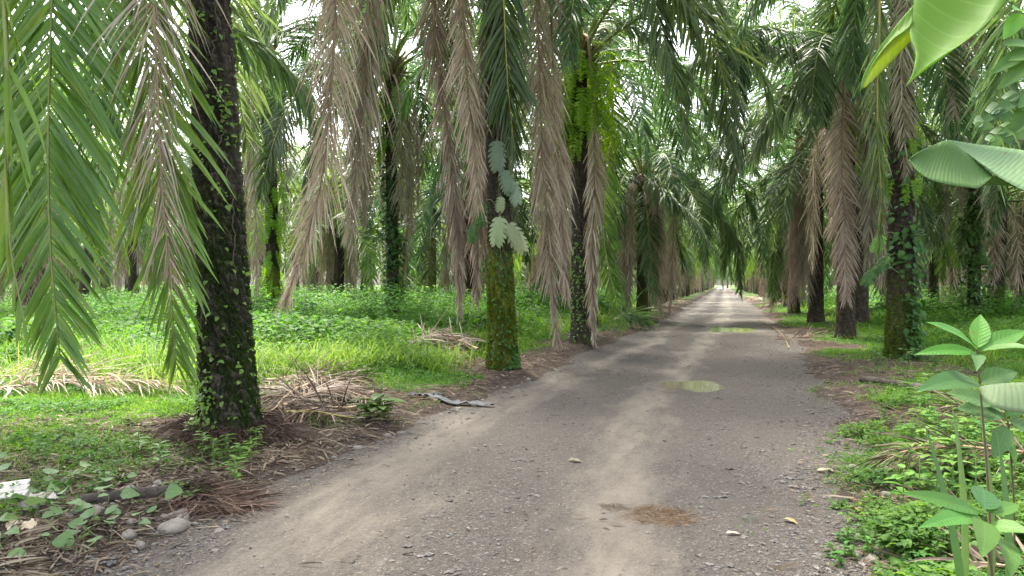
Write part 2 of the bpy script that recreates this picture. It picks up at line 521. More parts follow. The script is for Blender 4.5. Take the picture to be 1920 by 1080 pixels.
M['bigleaf2'] = leafmat('broad_leaf_yellow', [(.32, .45, .03), (.40, .52, .04)], rough=.45, transl=.6, noise=4, vein=3.2, vk=.5, vs=.4)
M['banana'] = leafmat('ribbed_leaf_top', [(.12, .20, .075), (.155, .245, .095), (.19, .28, .12)], rough=.5, spec=.3, transl=.3, noise=5, vein=9, vk=.35, vs=.8)
M['bananad'] = leafmat('ribbed_leaf_under', [(.065, .135, .03), (.09, .165, .038), (.12, .2, .05)], rough=.55, spec=.3, transl=.35, noise=5, vein=12, vk=-.3, vs=.5)
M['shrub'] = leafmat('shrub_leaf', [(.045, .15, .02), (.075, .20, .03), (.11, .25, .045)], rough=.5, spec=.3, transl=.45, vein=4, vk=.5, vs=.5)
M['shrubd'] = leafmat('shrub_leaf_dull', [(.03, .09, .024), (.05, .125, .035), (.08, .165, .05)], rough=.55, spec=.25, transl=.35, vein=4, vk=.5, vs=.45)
M['bean'] = leafmat('bean_leaf', [(.09, .18, .065), (.12, .22, .08), (.17, .28, .11)], rough=.5, spec=.3, transl=.35, vein=4, vk=.7, vs=.5)
M['stem'] = rockmat('green_stem', (.09, .14, .04), (.14, .2, .06), 5, .6, .1)
M['stemd'] = rockmat('brown_stem', (.05, .04, .025), (.12, .09, .05), 5, .7, .2)
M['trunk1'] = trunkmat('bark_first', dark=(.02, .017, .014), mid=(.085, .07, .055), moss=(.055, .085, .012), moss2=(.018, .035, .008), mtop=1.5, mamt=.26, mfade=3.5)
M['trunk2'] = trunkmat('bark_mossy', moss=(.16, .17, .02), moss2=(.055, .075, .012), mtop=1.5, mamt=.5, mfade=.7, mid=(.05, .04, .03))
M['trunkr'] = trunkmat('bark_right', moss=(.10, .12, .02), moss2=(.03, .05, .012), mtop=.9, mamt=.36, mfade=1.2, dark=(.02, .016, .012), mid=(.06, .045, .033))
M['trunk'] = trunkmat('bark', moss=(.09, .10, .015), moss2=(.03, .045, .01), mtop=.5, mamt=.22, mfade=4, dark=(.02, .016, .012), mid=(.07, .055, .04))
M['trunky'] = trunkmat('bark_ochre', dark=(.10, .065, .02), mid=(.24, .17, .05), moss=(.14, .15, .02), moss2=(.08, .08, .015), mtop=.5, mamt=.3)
M['moss'] = leafmat('moss', [(.035, .07, .01), (.075, .11, .012), (.15, .18, .02)], rough=.9, transl=.2, spec=.1, noise=5, streak=.5)
M['mossd'] = leafmat('moss_dark', [(.012, .022, .006), (.03, .05, .01), (.06, .10, .016)], rough=.9, transl=.15, spec=.1, noise=4, streak=.6)


def ground_mat():
    m, n, l = newmat('soil')
    tc = n.new('ShaderNodeTexCoord')
    def noise(s, d=8, r=.6):
        q = n.new('ShaderNodeTexNoise'); q.inputs['Scale'].default_value = s; q.inputs['Detail'].default_value = d; q.inputs['Roughness'].default_value = r
        l.new(tc.outputs['Object'], q.inputs['Vector']); return q
    a = noise(5, 10, .7)
    r = n.new('ShaderNodeValToRGB'); e = r.color_ramp.elements
    e[0].position = .3; e[0].color = (.03, .021, .016, 1); e[1].position = .75; e[1].color = (.12, .085, .06, 1)
    x = e.new(.52); x.color = (.065, .046, .034, 1)
    l.new(a.outputs['Fac'], r.inputs['Fac'])
    # low creeping green film on the soil away from the road
    at_ = n.new('ShaderNodeAttribute'); at_.attribute_name = 'green'
    b = noise(2.2, 9, .7)
    ad = n.new('ShaderNodeMath'); ad.operation = 'ADD'; l.new(b.outputs['Fac'], ad.inputs[0]); l.new(at_.outputs['Fac'], ad.inputs[1])
    mm = n.new('ShaderNodeMapRange'); mm.inputs['From Min'].default_value = .85; mm.inputs['From Max'].default_value = 1.1; l.new(ad.outputs[0], mm.inputs['Value'])
    c = noise(9, 6)
    rg = n.new('ShaderNodeValToRGB'); e = rg.color_ramp.elements
    e[0].position = .3; e[0].color = (.03, .06, .012, 1); e[1].position = .7; e[1].color = (.07, .125, .022, 1)
    l.new(c.outputs['Fac'], rg.inputs['Fac'])
    mx = n.new('ShaderNodeMix'); mx.data_type = 'RGBA'
    l.new(mm.outputs[0], mx.inputs['Factor']); l.new(r.outputs[0], mx.inputs[6]); l.new(rg.outputs[0], mx.inputs[7])
    p = n.new('ShaderNodeBsdfPrincipled'); p.inputs['Roughness'].default_value = .95; p.inputs['Specular IOR Level'].default_value = .2
    l.new(mx.outputs[2], p.inputs['Base Color'])
    bb = noise(60, 8, .7)
    bu = n.new('ShaderNodeBump'); bu.inputs['Strength'].default_value = .8; bu.inputs['Distance'].default_value = .03
    l.new(bb.outputs['Fac'], bu.inputs['Height']); l.new(bu.outputs[0], p.inputs['Normal'])
    o = n.new('ShaderNodeOutputMaterial'); l.new(p.outputs[0], o.inputs[0])
    return m


def road_mat():
    m, n, l = newmat('gravel_road')
    tc = n.new('ShaderNodeTexCoord')
    def noise(s, d=6, r=.6, vec=None):
        q = n.new('ShaderNodeTexNoise'); q.inputs['Scale'].default_value = s; q.inputs['Detail'].default_value = d; q.inputs['Roughness'].default_value = r
        l.new(vec or tc.outputs['Object'], q.inputs['Vector']); return q
    def mr(v, a, b, c=0., d=1.):
        q = n.new('ShaderNodeMapRange'); q.inputs['From Min'].default_value = a; q.inputs['From Max'].default_value = b
        q.inputs['To Min'].default_value = c; q.inputs['To Max'].default_value = d; l.new(v, q.inputs['Value']); return q.outputs[0]
    def math_(op, a, b):
        q = n.new('ShaderNodeMath'); q.operation = op
        for i, v in enumerate((a, b)):
            if isinstance(v, (int, float)): q.inputs[i].default_value = v
            else: l.new(v, q.inputs[i])
        return q.outputs[0]
    def mix(f, a, b):
        q = n.new('ShaderNodeMix'); q.data_type = 'RGBA'
        if isinstance(f, float): q.inputs['Factor'].default_value = f
        else: l.new(f, q.inputs['Factor'])
        for i, v in ((6, a), (7, b)):
            if isinstance(v, tuple): q.inputs[i].default_value = (*v, 1)
            else: l.new(v, q.inputs[i])
        return q.outputs[2]
    mud = n.new('ShaderNodeAttribute'); mud.attribute_name = 'mud'
    mp = n.new('ShaderNodeMapping'); mp.inputs['Scale'].default_value = (1, .28, 1); l.new(tc.outputs['Object'], mp.inputs['Vector'])
    big = noise(2.4, 8, .65, mp.outputs[0])
    fine = noise(26, 6, .7)
    f = math_('ADD', mud.outputs['Fac'], math_('MULTIPLY', math_('SUBTRACT', big.outputs['Fac'], .5), 2.6))
    f = math_('ADD', f, math_('MULTIPLY', math_('SUBTRACT', fine.outputs['Fac'], .5), .7))
    f = mr(f, .05, .85)
    # gravel stones: cells with a random grey each
    vo = n.new('ShaderNodeTexVoronoi'); vo.inputs['Scale'].default_value = 80; l.new(tc.outputs['Object'], vo.inputs['Vector'])
    sepc = n.new('ShaderNodeSeparateColor'); l.new(vo.outputs['Color'], sepc.inputs[0])
    st = n.new('ShaderNodeValToRGB'); e = st.color_ramp.elements
    e[0].position = 0; e[0].color = (.036, .029, .024, 1); e[1].position = 1; e[1].color = (.20, .175, .145, 1)
    x = e.new(.55); x.color = (.072, .060, .051, 1); x = e.new(.9); x.color = (.10, .085, .071, 1)
    l.new(sepc.outputs[0], st.inputs['Fac'])
    v2 = n.new('ShaderNodeTexVoronoi'); v2.inputs['Scale'].default_value = 190; l.new(tc.outputs['Object'], v2.inputs['Vector'])
    s2 = n.new('ShaderNodeSeparateColor'); l.new(v2.outputs['Color'], s2.inputs[0])
    dk = mix(mr(s2.outputs[0], 0, 1), (.054, .043, .035), (.094, .077, .063))
    grav = mix(mr(sepc.outputs[1], .45, .55), dk, st.outputs[0])
    sand = noise(4, 8, .7)
    tan = mix(mr(sand.outputs['Fac'], .3, .7), (.125, .103, .08), (.18, .152, .12))
    tan = mix(mr(s2.outputs[1], .82, .95, 0, .5), tan, (.10, .085, .07))
    damp = noise(.9, 6, .6, mp.outputs[0])
    col = mix(f, grav, tan)
    col = mix(mr(damp.outputs['Fac'], .5, .68, 0, .42), col, (.045, .036, .03))
    p = n.new('ShaderNodeBsdfPrincipled')
    l.new(col, p.inputs['Base Color'])
    l.new(mr(f, 0, 1, .75, .6), p.inputs['Roughness'])
    p.inputs['Specular IOR Level'].default_value = .35
    hgt = math_('MULTIPLY', vo.outputs['Distance'], mr(f, 0, 1, -1.0, -.12))
    hgt = math_('ADD', hgt, math_('MULTIPLY', fine.outputs['Fac'], .5))
    bu = n.new('ShaderNodeBump'); bu.inputs['Strength'].default_value = .7; bu.inputs['Distance'].default_value = .02
    l.new(hgt, bu.inputs['Height']); l.new(bu.outputs[0], p.inputs['Normal'])
    o = n.new('ShaderNodeOutputMaterial'); l.new(p.outputs[0], o.inputs[0])
    return m


def water_mat():
    m, n, l = newmat('muddy_water')
    p = n.new('ShaderNodeBsdfPrincipled'); p.inputs['Base Color'].default_value = (.19, .168, .115, 1)
    p.inputs['Roughness'].default_value = .07; p.inputs['Specular IOR Level'].default_value = .8; p.inputs['IOR'].default_value = 1.33
    tc = n.new('ShaderNodeTexCoord'); q = n.new('ShaderNodeTexNoise'); q.inputs['Scale'].default_value = 9
    l.new(tc.outputs['Object'], q.inputs['Vector'])
    b = n.new('ShaderNodeBump'); b.inputs['Strength'].default_value = .08; b.inputs['Distance'].default_value = .01
    l.new(q.outputs['Fac'], b.inputs['Height']); l.new(b.outputs[0], p.inputs['Normal'])
    o = n.new('ShaderNodeOutputMaterial'); l.new(p.outputs[0], o.inputs[0])
    return m


M['soil'] = ground_mat(); M['road'] = road_mat(); M['water'] = water_mat()


# ------------------------------------------------------------------ ground and road
def greenmask(x, y):
    """how densely plants cover the soil, 0..1"""
    x = np.asarray(x, float); y = np.asarray(y, float)
    dl, dr = dlr(x, y)
    n1 = vn(x, y, 1.4, 21); n2 = vn(x, y, .45, 22)
    L = ss(.5, 1.9, dl + (n1 - .5) * 1.5 + (n2 - .5) * .6)
    near = ss(6.9, 5.6, y + (n1 - .5) * 1.2) * (dl > 0)
    L = L * (1 - .6 * near)
    # bare mulch around the first trunk and the heaps
    for (cx, cy, r) in ((-4.7, 6.2, 1.0), (-4.3, 8.0, 1.0), (-5.2, 8.7, .9)):
        L = L * ss(r * .55, r * 1.3, np.hypot(x - cx, (y - cy)))
    bare = np.exp(-(((x - 1.25) / .45) ** 2 + ((y - 5.6) / .8) ** 2)) + .8 * np.exp(-(((x - 2.2) / .5) ** 2 + ((y - 9.3) / 1.2) ** 2)) + .9 * np.exp(-(((x - 3.3) / 1.2) ** 2 + ((y - 14.5) / 1.5) ** 2))
    Rr = (1 - np.clip(bare, 0, .95)) * ss(.2, 1.6, dr + (n1 - .5) * 1.6 + (n2 - .5) * .9) * (.35 + .65 * ss(.35, .6, n1 + .25 * n2))
    return np.clip(L + Rr, 0, 1)


def sheet(name, xs, ys, zf, mat, attrs=None):
    X, Y = np.meshgrid(xs, ys)
    x = X.ravel(); y = Y.ravel()
    z = zf(x, y)
    ny, nx = X.shape
    i = np.arange(ny - 1)[:, None]; j = np.arange(nx - 1)[None]
    a = i * nx + j
    f = np.stack([a, a + 1, a + 1 + nx, a + nx], -1).reshape(-1, 4)
    mb = MB(); mb.add(np.stack([x, y, z], -1), f)
    me = mb.mesh(name, [mat])
    for k, fn in (attrs or {}).items():
        at_ = me.attributes.new(k, 'FLOAT', 'POINT')
        at_.data.foreach_set('value', fn(x, y).astype(np.float32))
    return obj(name, me)


def grow(a, b, s0, g):
    out = [a]; s = s0
    while out[-1] < b:
        out.append(out[-1] + s); s *= g
    return out


xs = sorted(set([-v for v in grow(7.5, 500, .12, 1.06)] + list(np.arange(-7.5, 5.0, .055)) + grow(5.0, 500, .1, 1.06)))
ys = [-300, -100, -30, -10, -4, -1.5] + grow(0, 700, .05, 1.0075)
g = sheet('ground', np.array(xs), np.array(ys), hz, M['soil'], {'green': lambda x, y: greenmask(x, y) * ss(0, 1, 1.0) + ss(60, 110, y) * .3})
tag(g, 'brown soil with creeping green film under the palms', 'ground', kind='structure')


def mudmask(x, y):
    """pale compacted wheel tracks on the dark gravel"""
    wv = (vn(x, y, 2.5, 31) - .5) * .5 + (vn(y, x, 7, 33) - .5) * .5
    c1 = np.interp(y, [0, 4.6, 8.7, 14, 30, 100], [-2.05, -2.2, -2.55, -2.1, -1.55, -1.4])
    c2 = np.interp(y, [0, 5, 9.3, 20, 40, 100], [-.55, -.62, -.85, -.45, .15, .2])
    w1 = np.interp(y, [0, 5, 12, 30], [.55, .5, .36, .4])
    w2 = np.interp(y, [0, 5, 12, 30], [.62, .55, .42, .5])
    t1 = np.exp(-((x + wv * .8 - c1) / (w1 * 1.15)) ** 2); t2 = np.exp(-((x + wv * .35 - c2) / w2) ** 2)
    edge = .3 * ss(-2.7, -3.4, x) * ss(9, 14, y)
    farm = .22 * ss(14, 40, y)
    return np.clip(np.maximum(t1, t2) * .9 + farm + edge, 0, 1.2) - .36


rd = sheet('road', np.arange(-4.3, 3.2, .05), np.array([-20, -8, -3] + grow(0, 420, .05, 1.006)), roadz, M['road'], {'mud': mudmask})
tag(rd, 'wet gravel plantation road with pale muddy wheel tracks', 'road', kind='structure')

for lab, (cx, cy, ax, ay) in zip(('muddy yellow puddle in the middle of the road', 'shallow puddle farther down the road near the right edge'), PUD):
    th = np.linspace(0, 2 * math.pi, 48, endpoint=False)
    zc = float(roadz(cx, cy)) + .024
    V = np.stack([cx + ax * 2.2 * np.cos(th), cy + ay * 2.2 * np.sin(th), np.full(48, zc)], -1)
    # trim the sheet of water to just past the shoreline
    for q in range(48):
        for f_ in np.linspace(.1, 1, 40):
            X_ = cx + (V[q, 0] - cx) * f_; Y_ = cy + (V[q, 1] - cy) * f_
            if float(roadz(X_, Y_)) > zc + .004: break
        V[q, 0] = X_; V[q, 1] = Y_
    V = np.vstack([V, [[cx, cy, zc]]])
    f = np.array([[q, (q + 1) % 48, 48] for q in range(48)])
    mb = MB(); mb.add(V, f)
    tag(mb.build('puddle', M['water']), lab, 'puddle', kind='structure')


# ------------------------------------------------------------------ trunks
class Trunk:
    def __init__(s, base, H, r0, r1, lean=(0, 0), bulge=.25, curve=0):
        s.b = np.asarray(base, float); s.H = H; s.r0 = r0; s.r1 = r1; s.lean = np.array([lean[0], lean[1]]); s.bulge = bulge; s.curve = curve

    def c(s, z):
        t = np.asarray(z, float) / s.H
        o = t + s.curve * t * (1 - t)
        return np.stack([s.b[0] + s.lean[0] * o, s.b[1] + s.lean[1] * o, s.b[2] + np.asarray(z, float)], -1)

    def r(s, z):
        t = np.asarray(z, float) / s.H
        return s.r0 + (s.r1 - s.r0) * t + s.bulge * s.r0 * np.exp(-np.asarray(z, float) / .35)

    def top(s):
        return s.c(s.H)

    def mesh(s, name, mat, na=28, dz=.08, amp=.03, seed=0, local=True, zmin=-.15):
        zs = np.arange(zmin, s.H + dz, dz)
        th = np.linspace(0, 2 * math.pi, na, endpoint=False)
        Zg, Tg = np.meshgrid(zs, th, indexing='ij')
        rr = s.r(np.clip(Zg, 0, None))
        # old leaf-base scars: staggered lumps in rising spirals
        u = Tg / (2 * math.pi) * 8 + Zg * 1.6
        row = Zg / .11 + Tg / (2 * math.pi) * 3
        jit = vn(Tg * 3, Zg * 4, .8, seed + 4)
        lump = np.abs(np.sin(math.pi * (u + jit * .6))) ** .7 * (.35 + .65 * ((row + jit * .9) % 1.0))
        nz_ = vn(np.cos(Tg) * 2 + 5, Zg * 3 + np.sin(Tg) * 2, .35, seed) - .5
        n2 = vn(np.cos(Tg) * 3 + 9, Zg * 5 + np.sin(Tg) * 3, .12, seed + 1) - .5
        rr = rr * (1 + .06 * nz_) + amp * (lump - .4) + amp * .9 * n2
        c = s.c(Zg) - (s.b if local else 0)
        V = np.stack([c[..., 0] + rr * np.cos(Tg), c[..., 1] + rr * np.sin(Tg), c[..., 2]], -1).reshape(-1, 3)
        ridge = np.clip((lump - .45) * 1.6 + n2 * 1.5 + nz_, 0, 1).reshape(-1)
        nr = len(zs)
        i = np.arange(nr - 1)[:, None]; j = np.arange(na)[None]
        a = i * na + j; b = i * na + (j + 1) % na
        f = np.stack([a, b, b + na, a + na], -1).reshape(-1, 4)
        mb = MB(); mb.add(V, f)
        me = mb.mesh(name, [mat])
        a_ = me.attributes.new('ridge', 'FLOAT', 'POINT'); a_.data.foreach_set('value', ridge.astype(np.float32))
        return me

    def surf(s, z, th, out=0.0):
        c = s.c(z); r = s.r(z) + out
        return np.stack([c[..., 0] + r * np.cos(th), c[..., 1] + r * np.sin(th), c[..., 2]], -1)


# ------------------------------------------------------------------ frond library
LIB = {'g': {}, 'd': {}}
Yax = (0, 1, 0)


def lib_green(el, v, lod):
    key = (el, v, lod)
    if key not in LIB['g']:
        nl, S, wd = {0: (110, 4, .046), 1: (58, 3, .076)}[lod]
        L = {0: 5.6, 1: 6.2}[v]
        p = bendpath(el, L, 2.6 + .5 * v, curl=.25 * (1 if v else -1))
        LIB['g'][key] = frond(p, Yax, nl=nl, S=S, wd=wd, Lm=.95, plum=.32, grav=.2 if el > 20 else .26, r0=.055, fold=.5 if lod == 0 else 0, rs=6 if lod == 0 else 4,
                              seed=abs(el) * 7 + v, up=(0, 0, 1), miss=.05, twist=.6 * (1 if v else -1))
    return LIB['g'][key]


def lib_dead(v, lod):
    key = (v, lod)
    if key not in LIB['d']:
        R = np.random.default_rng(50 + v)
        nl, S, wd = {0: (150, 4, .021), 1: (85, 3, .038)}[lod]
        L = 4.7 + .6 * (v % 3)
        p = bendpath(-5 - 12 * (v % 3), L, 9 + 2 * (v % 2), curl=R.uniform(-.4, .4))
        p[:, 0] *= .5 + .12 * (v % 3)
        LIB['d'][key] = frond(p, Yax, nl=nl, S=S, wd=wd, Lm=.85, plum=.55, a0=50, a1=20, grav=.28, r0=.05, fold=.6 if lod == 0 else 0, rs=6 if lod == 0 else 4,
                              seed=90 + v, miss=.10, jitter=.14, lenvar=.22, twist=R.uniform(-1.2, 1.2))
    return LIB['d'][key]


MESH = {}


def gmesh(el, v, lod, mat='green'):
    k = ('g', el, v, lod, mat)
    if k not in MESH:
        MESH[k] = lib_green(el, v, lod).mesh('frond', [M[mat], M['rachis']])
    return MESH[k]


def dmesh(v, lod, mat='dead'):
    k = ('d', v, lod, mat)
    if k not in MESH:
        MESH[k] = lib_dead(v, lod).mesh('dead_frond', [M[mat], M['rachisd']])
    return MESH[k]


def rotz(a, s=1.0, t=(0, 0, 0), flatten=1.0):
    m = np.eye(4); c, q = math.cos(a), math.sin(a)
    m[:3, :3] = np.array([[c, -q, 0], [q, c, 0], [0, 0, 1]]) * s
    m[:3, 3] = t
    return m


ELS = [78, 62, 48, 34, 20, 5, -14]


def crown_core(R, r=.32):
    """stubs of cut petioles around the growing point"""
    mb = MB()
    for i in range(46):
        a = i * 2.39996; z = -.75 + .75 * i / 46
        d = np.array([math.cos(a), math.sin(a), .9 + .5 * R.random()]); d /= np.linalg.norm(d)
        p0 = np.array([math.cos(a) * r * .75, math.sin(a) * r * .75, z])
        L = R.uniform(.18, .42)
        P = np.array([p0, p0 + d * L * .5, p0 + d * L + np.array([0, 0, .02])])
        V, f = tube(P, [.075, .055, .035], 6, squash=.5); mb.add(V, f, 0)
    return mb


CORE = crown_core(np.random.default_rng(4)).mesh('petiole_bases', [M['petiole']])


def palm_near(label, base, H, r0, r1, lean=(0, 0), mat='trunk', ng=24, nd=5, seed=0, na=40, dz=.05, amp=.035, lod=0, azd=None, avoid=None, scale=1.0,
              dscale=1.0, elmin=-20, group=None, curve=0, deadmat='dead', gmat='green'):
    R = np.random.default_rng(seed)
    b = np.array([base[0], base[1], float(hz(base[0], base[1]))])
    T = Trunk(b, H, r0, r1, lean, curve=curve)
    e = bpy.data.objects.new('oil_palm', None); COL.objects.link(e); e.location = tuple(b)
    e.empty_display_size = .3
    tag(e, label, 'palm tree', group)
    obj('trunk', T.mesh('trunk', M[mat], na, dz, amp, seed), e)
    top = T.top() - b
    obj('petiole_bases', CORE, e, top)
    els = [x for x in ELS if x >= elmin]
    for i in range(ng):
        az = i * 2.39996 + seed
        el = els[min(len(els) - 1, int(i / ng * len(els)))]
        if avoid is not None and avoid(az, el):
            continue
        o = obj('frond', gmesh(el, i % 2, lod, gmat), e, top + np.array([math.cos(az) * .12, math.sin(az) * .12, -.05 - .5 * i / ng]))
        o.rotation_euler = (R.normal(0, .08), R.normal(0, .05), az)
        q = scale * R.uniform(.86, 1.1); o.scale = (q, q, q)
    for i in range(nd):
        az = (azd[i] if azd is not None else i * 2 * math.pi / max(1, nd) + R.uniform(-.5, .5) + seed)
        o = obj('dead_frond', dmesh(int(R.integers(0, 6)), lod, deadmat), e, top + np.array([math.cos(az) * .2, math.sin(az) * .2, -.55]))
        o.rotation_euler = (0, 0, az)
        q = R.uniform(.85, 1.12) * dscale * min(1.0, (H - .7) / 5.2); o.scale = (q, q, q)
    return e, T


def hero(palm, T, pts, side=RIGHT, dead=False, mat=None, n=44, seed=1, rmat=None, name=None, up=None, **kw):
    """one individually placed frond: pts are world points after the crown"""
    start = T.top()
    p, L = spline([start] + list(pts), n)
    loc = np.array(palm.location)
    mb = frond(p - loc, side, seed=seed, up=up, **kw)
    return mb.build(name or ('dead_frond' if dead else 'frond'), [M[mat or ('dead' if dead else 'green')], M[rmat or ('rachisd' if dead else 'rachis')]], palm)

# ------------------------------------------------------------------ palms beside the camera
def lean_to(b, H, px, py, d):
    """horizontal lean that brings the trunk axis through an image point at distance d"""
    p = at(px, py, d)
    k = H / max(.1, (p[2] - b[2]))
    return ((p[0] - b[0]) * k, (p[1] - b[1]) * k)


DEP = lambda b: float((np.asarray(b, float) - np.array([0, 0, CAMZ])) @ FWD)
b1 = gnd(432, 818)
P1, T1 = palm_near('massive dark mossy palm trunk at the left verge, nearest to the camera', b1[:2], 7.2, .225, .115, lean=lean_to(b1, 7.2, 392, 0, DEP(b1)),
                   mat='trunk1', ng=20, nd=0, seed=3, na=170, dz=.014, amp=.046, elmin=5, avoid=lambda a, e: e < 40 and math.sin(a) < -.2 or (e < 30 and math.cos(a) > .1))
b2 = gnd(943, 688)
P2, T2 = palm_near('palm with yellow-green moss on its lower trunk and big lobed leaves climbing above', b2[:2], 8.3, .20, .15, lean=lean_to(b2, 8.3, 925, 0, DEP(b2)),
                   mat='trunk2', ng=22, nd=0, seed=5, na=110, dz=.022, amp=.03, elmin=5, avoid=lambda a, e: (e < 30 and math.sin(a) < -.3))
b3 = gnd(1090, 645)
P3, T3 = palm_near('palm with bright ferns under its open crown of brown petioles beside the road', b3[:2], 7.0, .225, .16, lean=lean_to(b3, 7.0, 1086, 120, DEP(b3)),
                   mat='trunk', ng=22, nd=1, azd=[2.2], seed=9, na=64, dz=.04, elmin=20, avoid=lambda a, e: (e < 30 and math.sin(a) < -.3))
b4 = gnd(737, 618)
P4, T4 = palm_near('slender dark palm with ferns and round-leaved creeper, left of the road in the second row', b4[:2], 8.0, .17, .16, lean=lean_to(b4, 8, 733, 170, DEP(b4)),
                   mat='trunk', ng=26, nd=7, seed=12, azd=[.2, 3.0, 4.2, 5.5, 1.3, 2.3, 3.7], elmin=5, dscale=.85)
b5 = gnd(1204, 597)
P5, T5 = palm_near('green trunked palm with yellowish ferns, second along the road verge behind the open crown', b5[:2], 6.0, .22, .18, mat='trunkr', ng=28, nd=9, seed=14, elmin=-20)
b6 = gnd(515, 612)
P6, T6 = palm_near('palm wrapped in yellow-green ferns directly behind the big dark trunk', b6[:2], 9.5, .2, .17, lean=lean_to(b6, 9.5, 500, 60, DEP(b6)), mat='trunk2', ng=22, nd=4, seed=17, elmin=5)
b7 = gnd(810, 585)
P7, T7 = palm_near('palm with a bare ochre trunk base among the left undergrowth', b7[:2], 5.0, .2, .2, mat='trunky', ng=24, nd=3, seed=19, lod=1, dz=.08, na=28)
q = gnd(882, 590)
palm_near('dark stubby palm with long grey dry fronds just left of the moss-covered trunk', q[:2], 7.2, .25, .2, mat='trunk', ng=22, nd=9, seed=23, lod=1, dz=.08, na=28, dscale=1.15)
q = gnd(250, 592)
palm_near('dark palm seen through the hanging green fronds at far left', q[:2], 7.5, .22, .18, mat='trunk', ng=22, nd=6, seed=29, lod=1, dz=.08, na=28)

r1 = gnd(1690, 672)
PR1, TR1 = palm_near('thick right-hand palm clad in dark creeper, closest to the road on that side', r1[:2], 8.4, .25, .17, lean=lean_to(r1, 8.4, 1690, 100, DEP(r1)),
                     mat='trunkr', ng=22, nd=0, seed=31, na=100, dz=.025, amp=.035, elmin=5, avoid=lambda a, e: (e < 30 and math.sin(a) < -.3))
r2 = gnd(1585, 634)
PR2, TR2 = palm_near('palm with one long brown dry frond hanging straight down its trunk', r2[:2], 7.4, .215, .17, lean=lean_to(r2, 7.4, 1588, 200, DEP(r2)), mat='trunk', ng=14, nd=3, azd=[5.6, .3, 2.4], seed=36, na=64, dz=.04, elmin=34,
                     avoid=lambda a, e: (e < 30 and math.sin(a) < -.3))
r3 = gnd(1530, 604)
PR3, TR3 = palm_near('dark palm third along the right verge with dry fronds half down its trunk', r3[:2], 6.7, .26, .2, mat='trunk', ng=30, nd=10, seed=41, elmin=-20)
r4 = gnd(1489, 587)
PR4, TR4 = palm_near('slim dark palm fourth along the right verge', r4[:2], 6.6, .24, .2, mat='trunk', ng=30, nd=9, seed=43, elmin=-20)
r5 = gnd(1826, 600)
PR5, TR5 = palm_near('palm wearing a thick sleeve of climbing leaves, far right behind the ribbed leaf', r5[:2], 7.6, .2, .19, mat='trunk', ng=24, nd=5, seed=47, dscale=.9)
q = at(1750, 532, 37)
palm_near('bare dark palm between the creeper-clad trunk and the leaf-sleeved palm', q[:2], 7.3, .24, .2, mat='trunk', ng=24, nd=5, seed=53, lod=1, dz=.08, na=28)
palm_near('tall palm half hidden behind the open-crowned fern palm', (-4.3, 24.6), 8.6, .23, .18, mat='trunk', ng=30, nd=5, seed=71, lod=1, dz=.08, na=28, elmin=5)
palm_near('tall palm half hidden behind the palm with the long dry frond', (4.4, 27.2), 9.0, .24, .18, mat='trunk', ng=30, nd=5, seed=73, lod=1, dz=.08, na=28, elmin=5)
palm_near('tall palm rising in the gap between the thick creeper trunk and the leaf-sleeved palm', (9.6, 21.5), 9.0, .24, .18, mat='trunk', ng=30, nd=7, seed=75, lod=1, dz=.08, na=28, elmin=5)
palm_near('tall palm in the second left row behind the mossy trunk', (-9.6, 31.0), 9.6, .23, .18, mat='trunkr', ng=30, nd=6, seed=77, lod=1, dz=.08, na=28, elmin=5)
# neighbours standing just outside the frame whose fronds hang into it
PL0, TL0 = palm_near('palm outside the left edge whose broad green frond hangs through the picture', at(-520, 532, 5.0)[:2], 7.0, .26, .2, mat='trunk', ng=16, nd=0, seed=61, elmin=34,
                     avoid=lambda a, e: math.cos(a) > .2)
PR0, TR0 = palm_near('palm outside the right edge arching over the near verge', (5.2, 7.6), 8.0, .28, .2, mat='trunk', ng=16, nd=0, seed=67, elmin=48)

# ---- individually placed fronds
AK = 1.0
A = lambda px, py, d: at(px, py, d * AK)
K = dict(S=5, fold=.45, rs=8)
AK = DEP(b1) / 7.5
h = hero(PL0, TL0, [A(20, -420, 5.6), A(92, -180, 5.8), A(95, 60, 5.8), A(90, 260, 5.8), A(94, 450, 5.75), A(104, 580, 5.7), A(112, 668, 5.7)], nl=150, Lm=.86, wd=.044, a0=54, a1=32, plum=.08, grav=.05,
         mat='fresh', pet=.3, r0=.03, seed=3, jitter=.025, **K)
tag(h, 'long green frond hanging at the left edge')
h = hero(P1, T1, [A(300, -520, 6.9), A(262, -250, 6.6), A(272, 60, 6.4), A(295, 300, 6.4), A(318, 520, 6.4), A(330, 680, 6.4)], nl=125, Lm=.80, wd=.040, a0=46, a1=22, plum=.15, grav=.08, pet=.22, r0=.03, mat='fresh', seed=8, jitter=.05, rmat='rachis', **K)
tag(h, 'green frond hanging behind the dry one')
h = hero(P1, T1, [A(330, -560, 6.6), A(288, -300, 6.1), A(289, 0, 5.9), A(297, 200, 5.9), A(305, 370, 5.9), A(322, 530, 5.9)], dead=True, nl=150, Lm=.66, wd=.0125, a0=52, a1=18, plum=.7, grav=.15, r0=.035, mat='deadpink', pet=.25, seed=15, jitter=.10,
         miss=.06, lenvar=.25, twist=.5, **K)
tag(h, 'pinkish dry frond hanging like a comb')
hero(P1, T1, [A(250, -500, 7.4), A(190, -250, 7.6), A(170, 0, 7.7), A(175, 160, 7.8), A(185, 330, 7.8)], nl=90, Lm=.85, wd=.04, a0=50, a1=28, plum=.3, grav=.15, pet=.25, seed=21, mat='green', **K)
hero(P1, T1, [A(340, -260, 8.6), A(400, 10, 9.4), A(470, 75, 9.8), A(530, 120, 10.0), A(572, 175, 10.1), A(585, 235, 10.1)], nl=100, Lm=.85, wd=.042, a0=62, a1=40, plum=.25, grav=.42, pet=.42, seed=23, side=FWD, up=(0, 0, 1), **K)
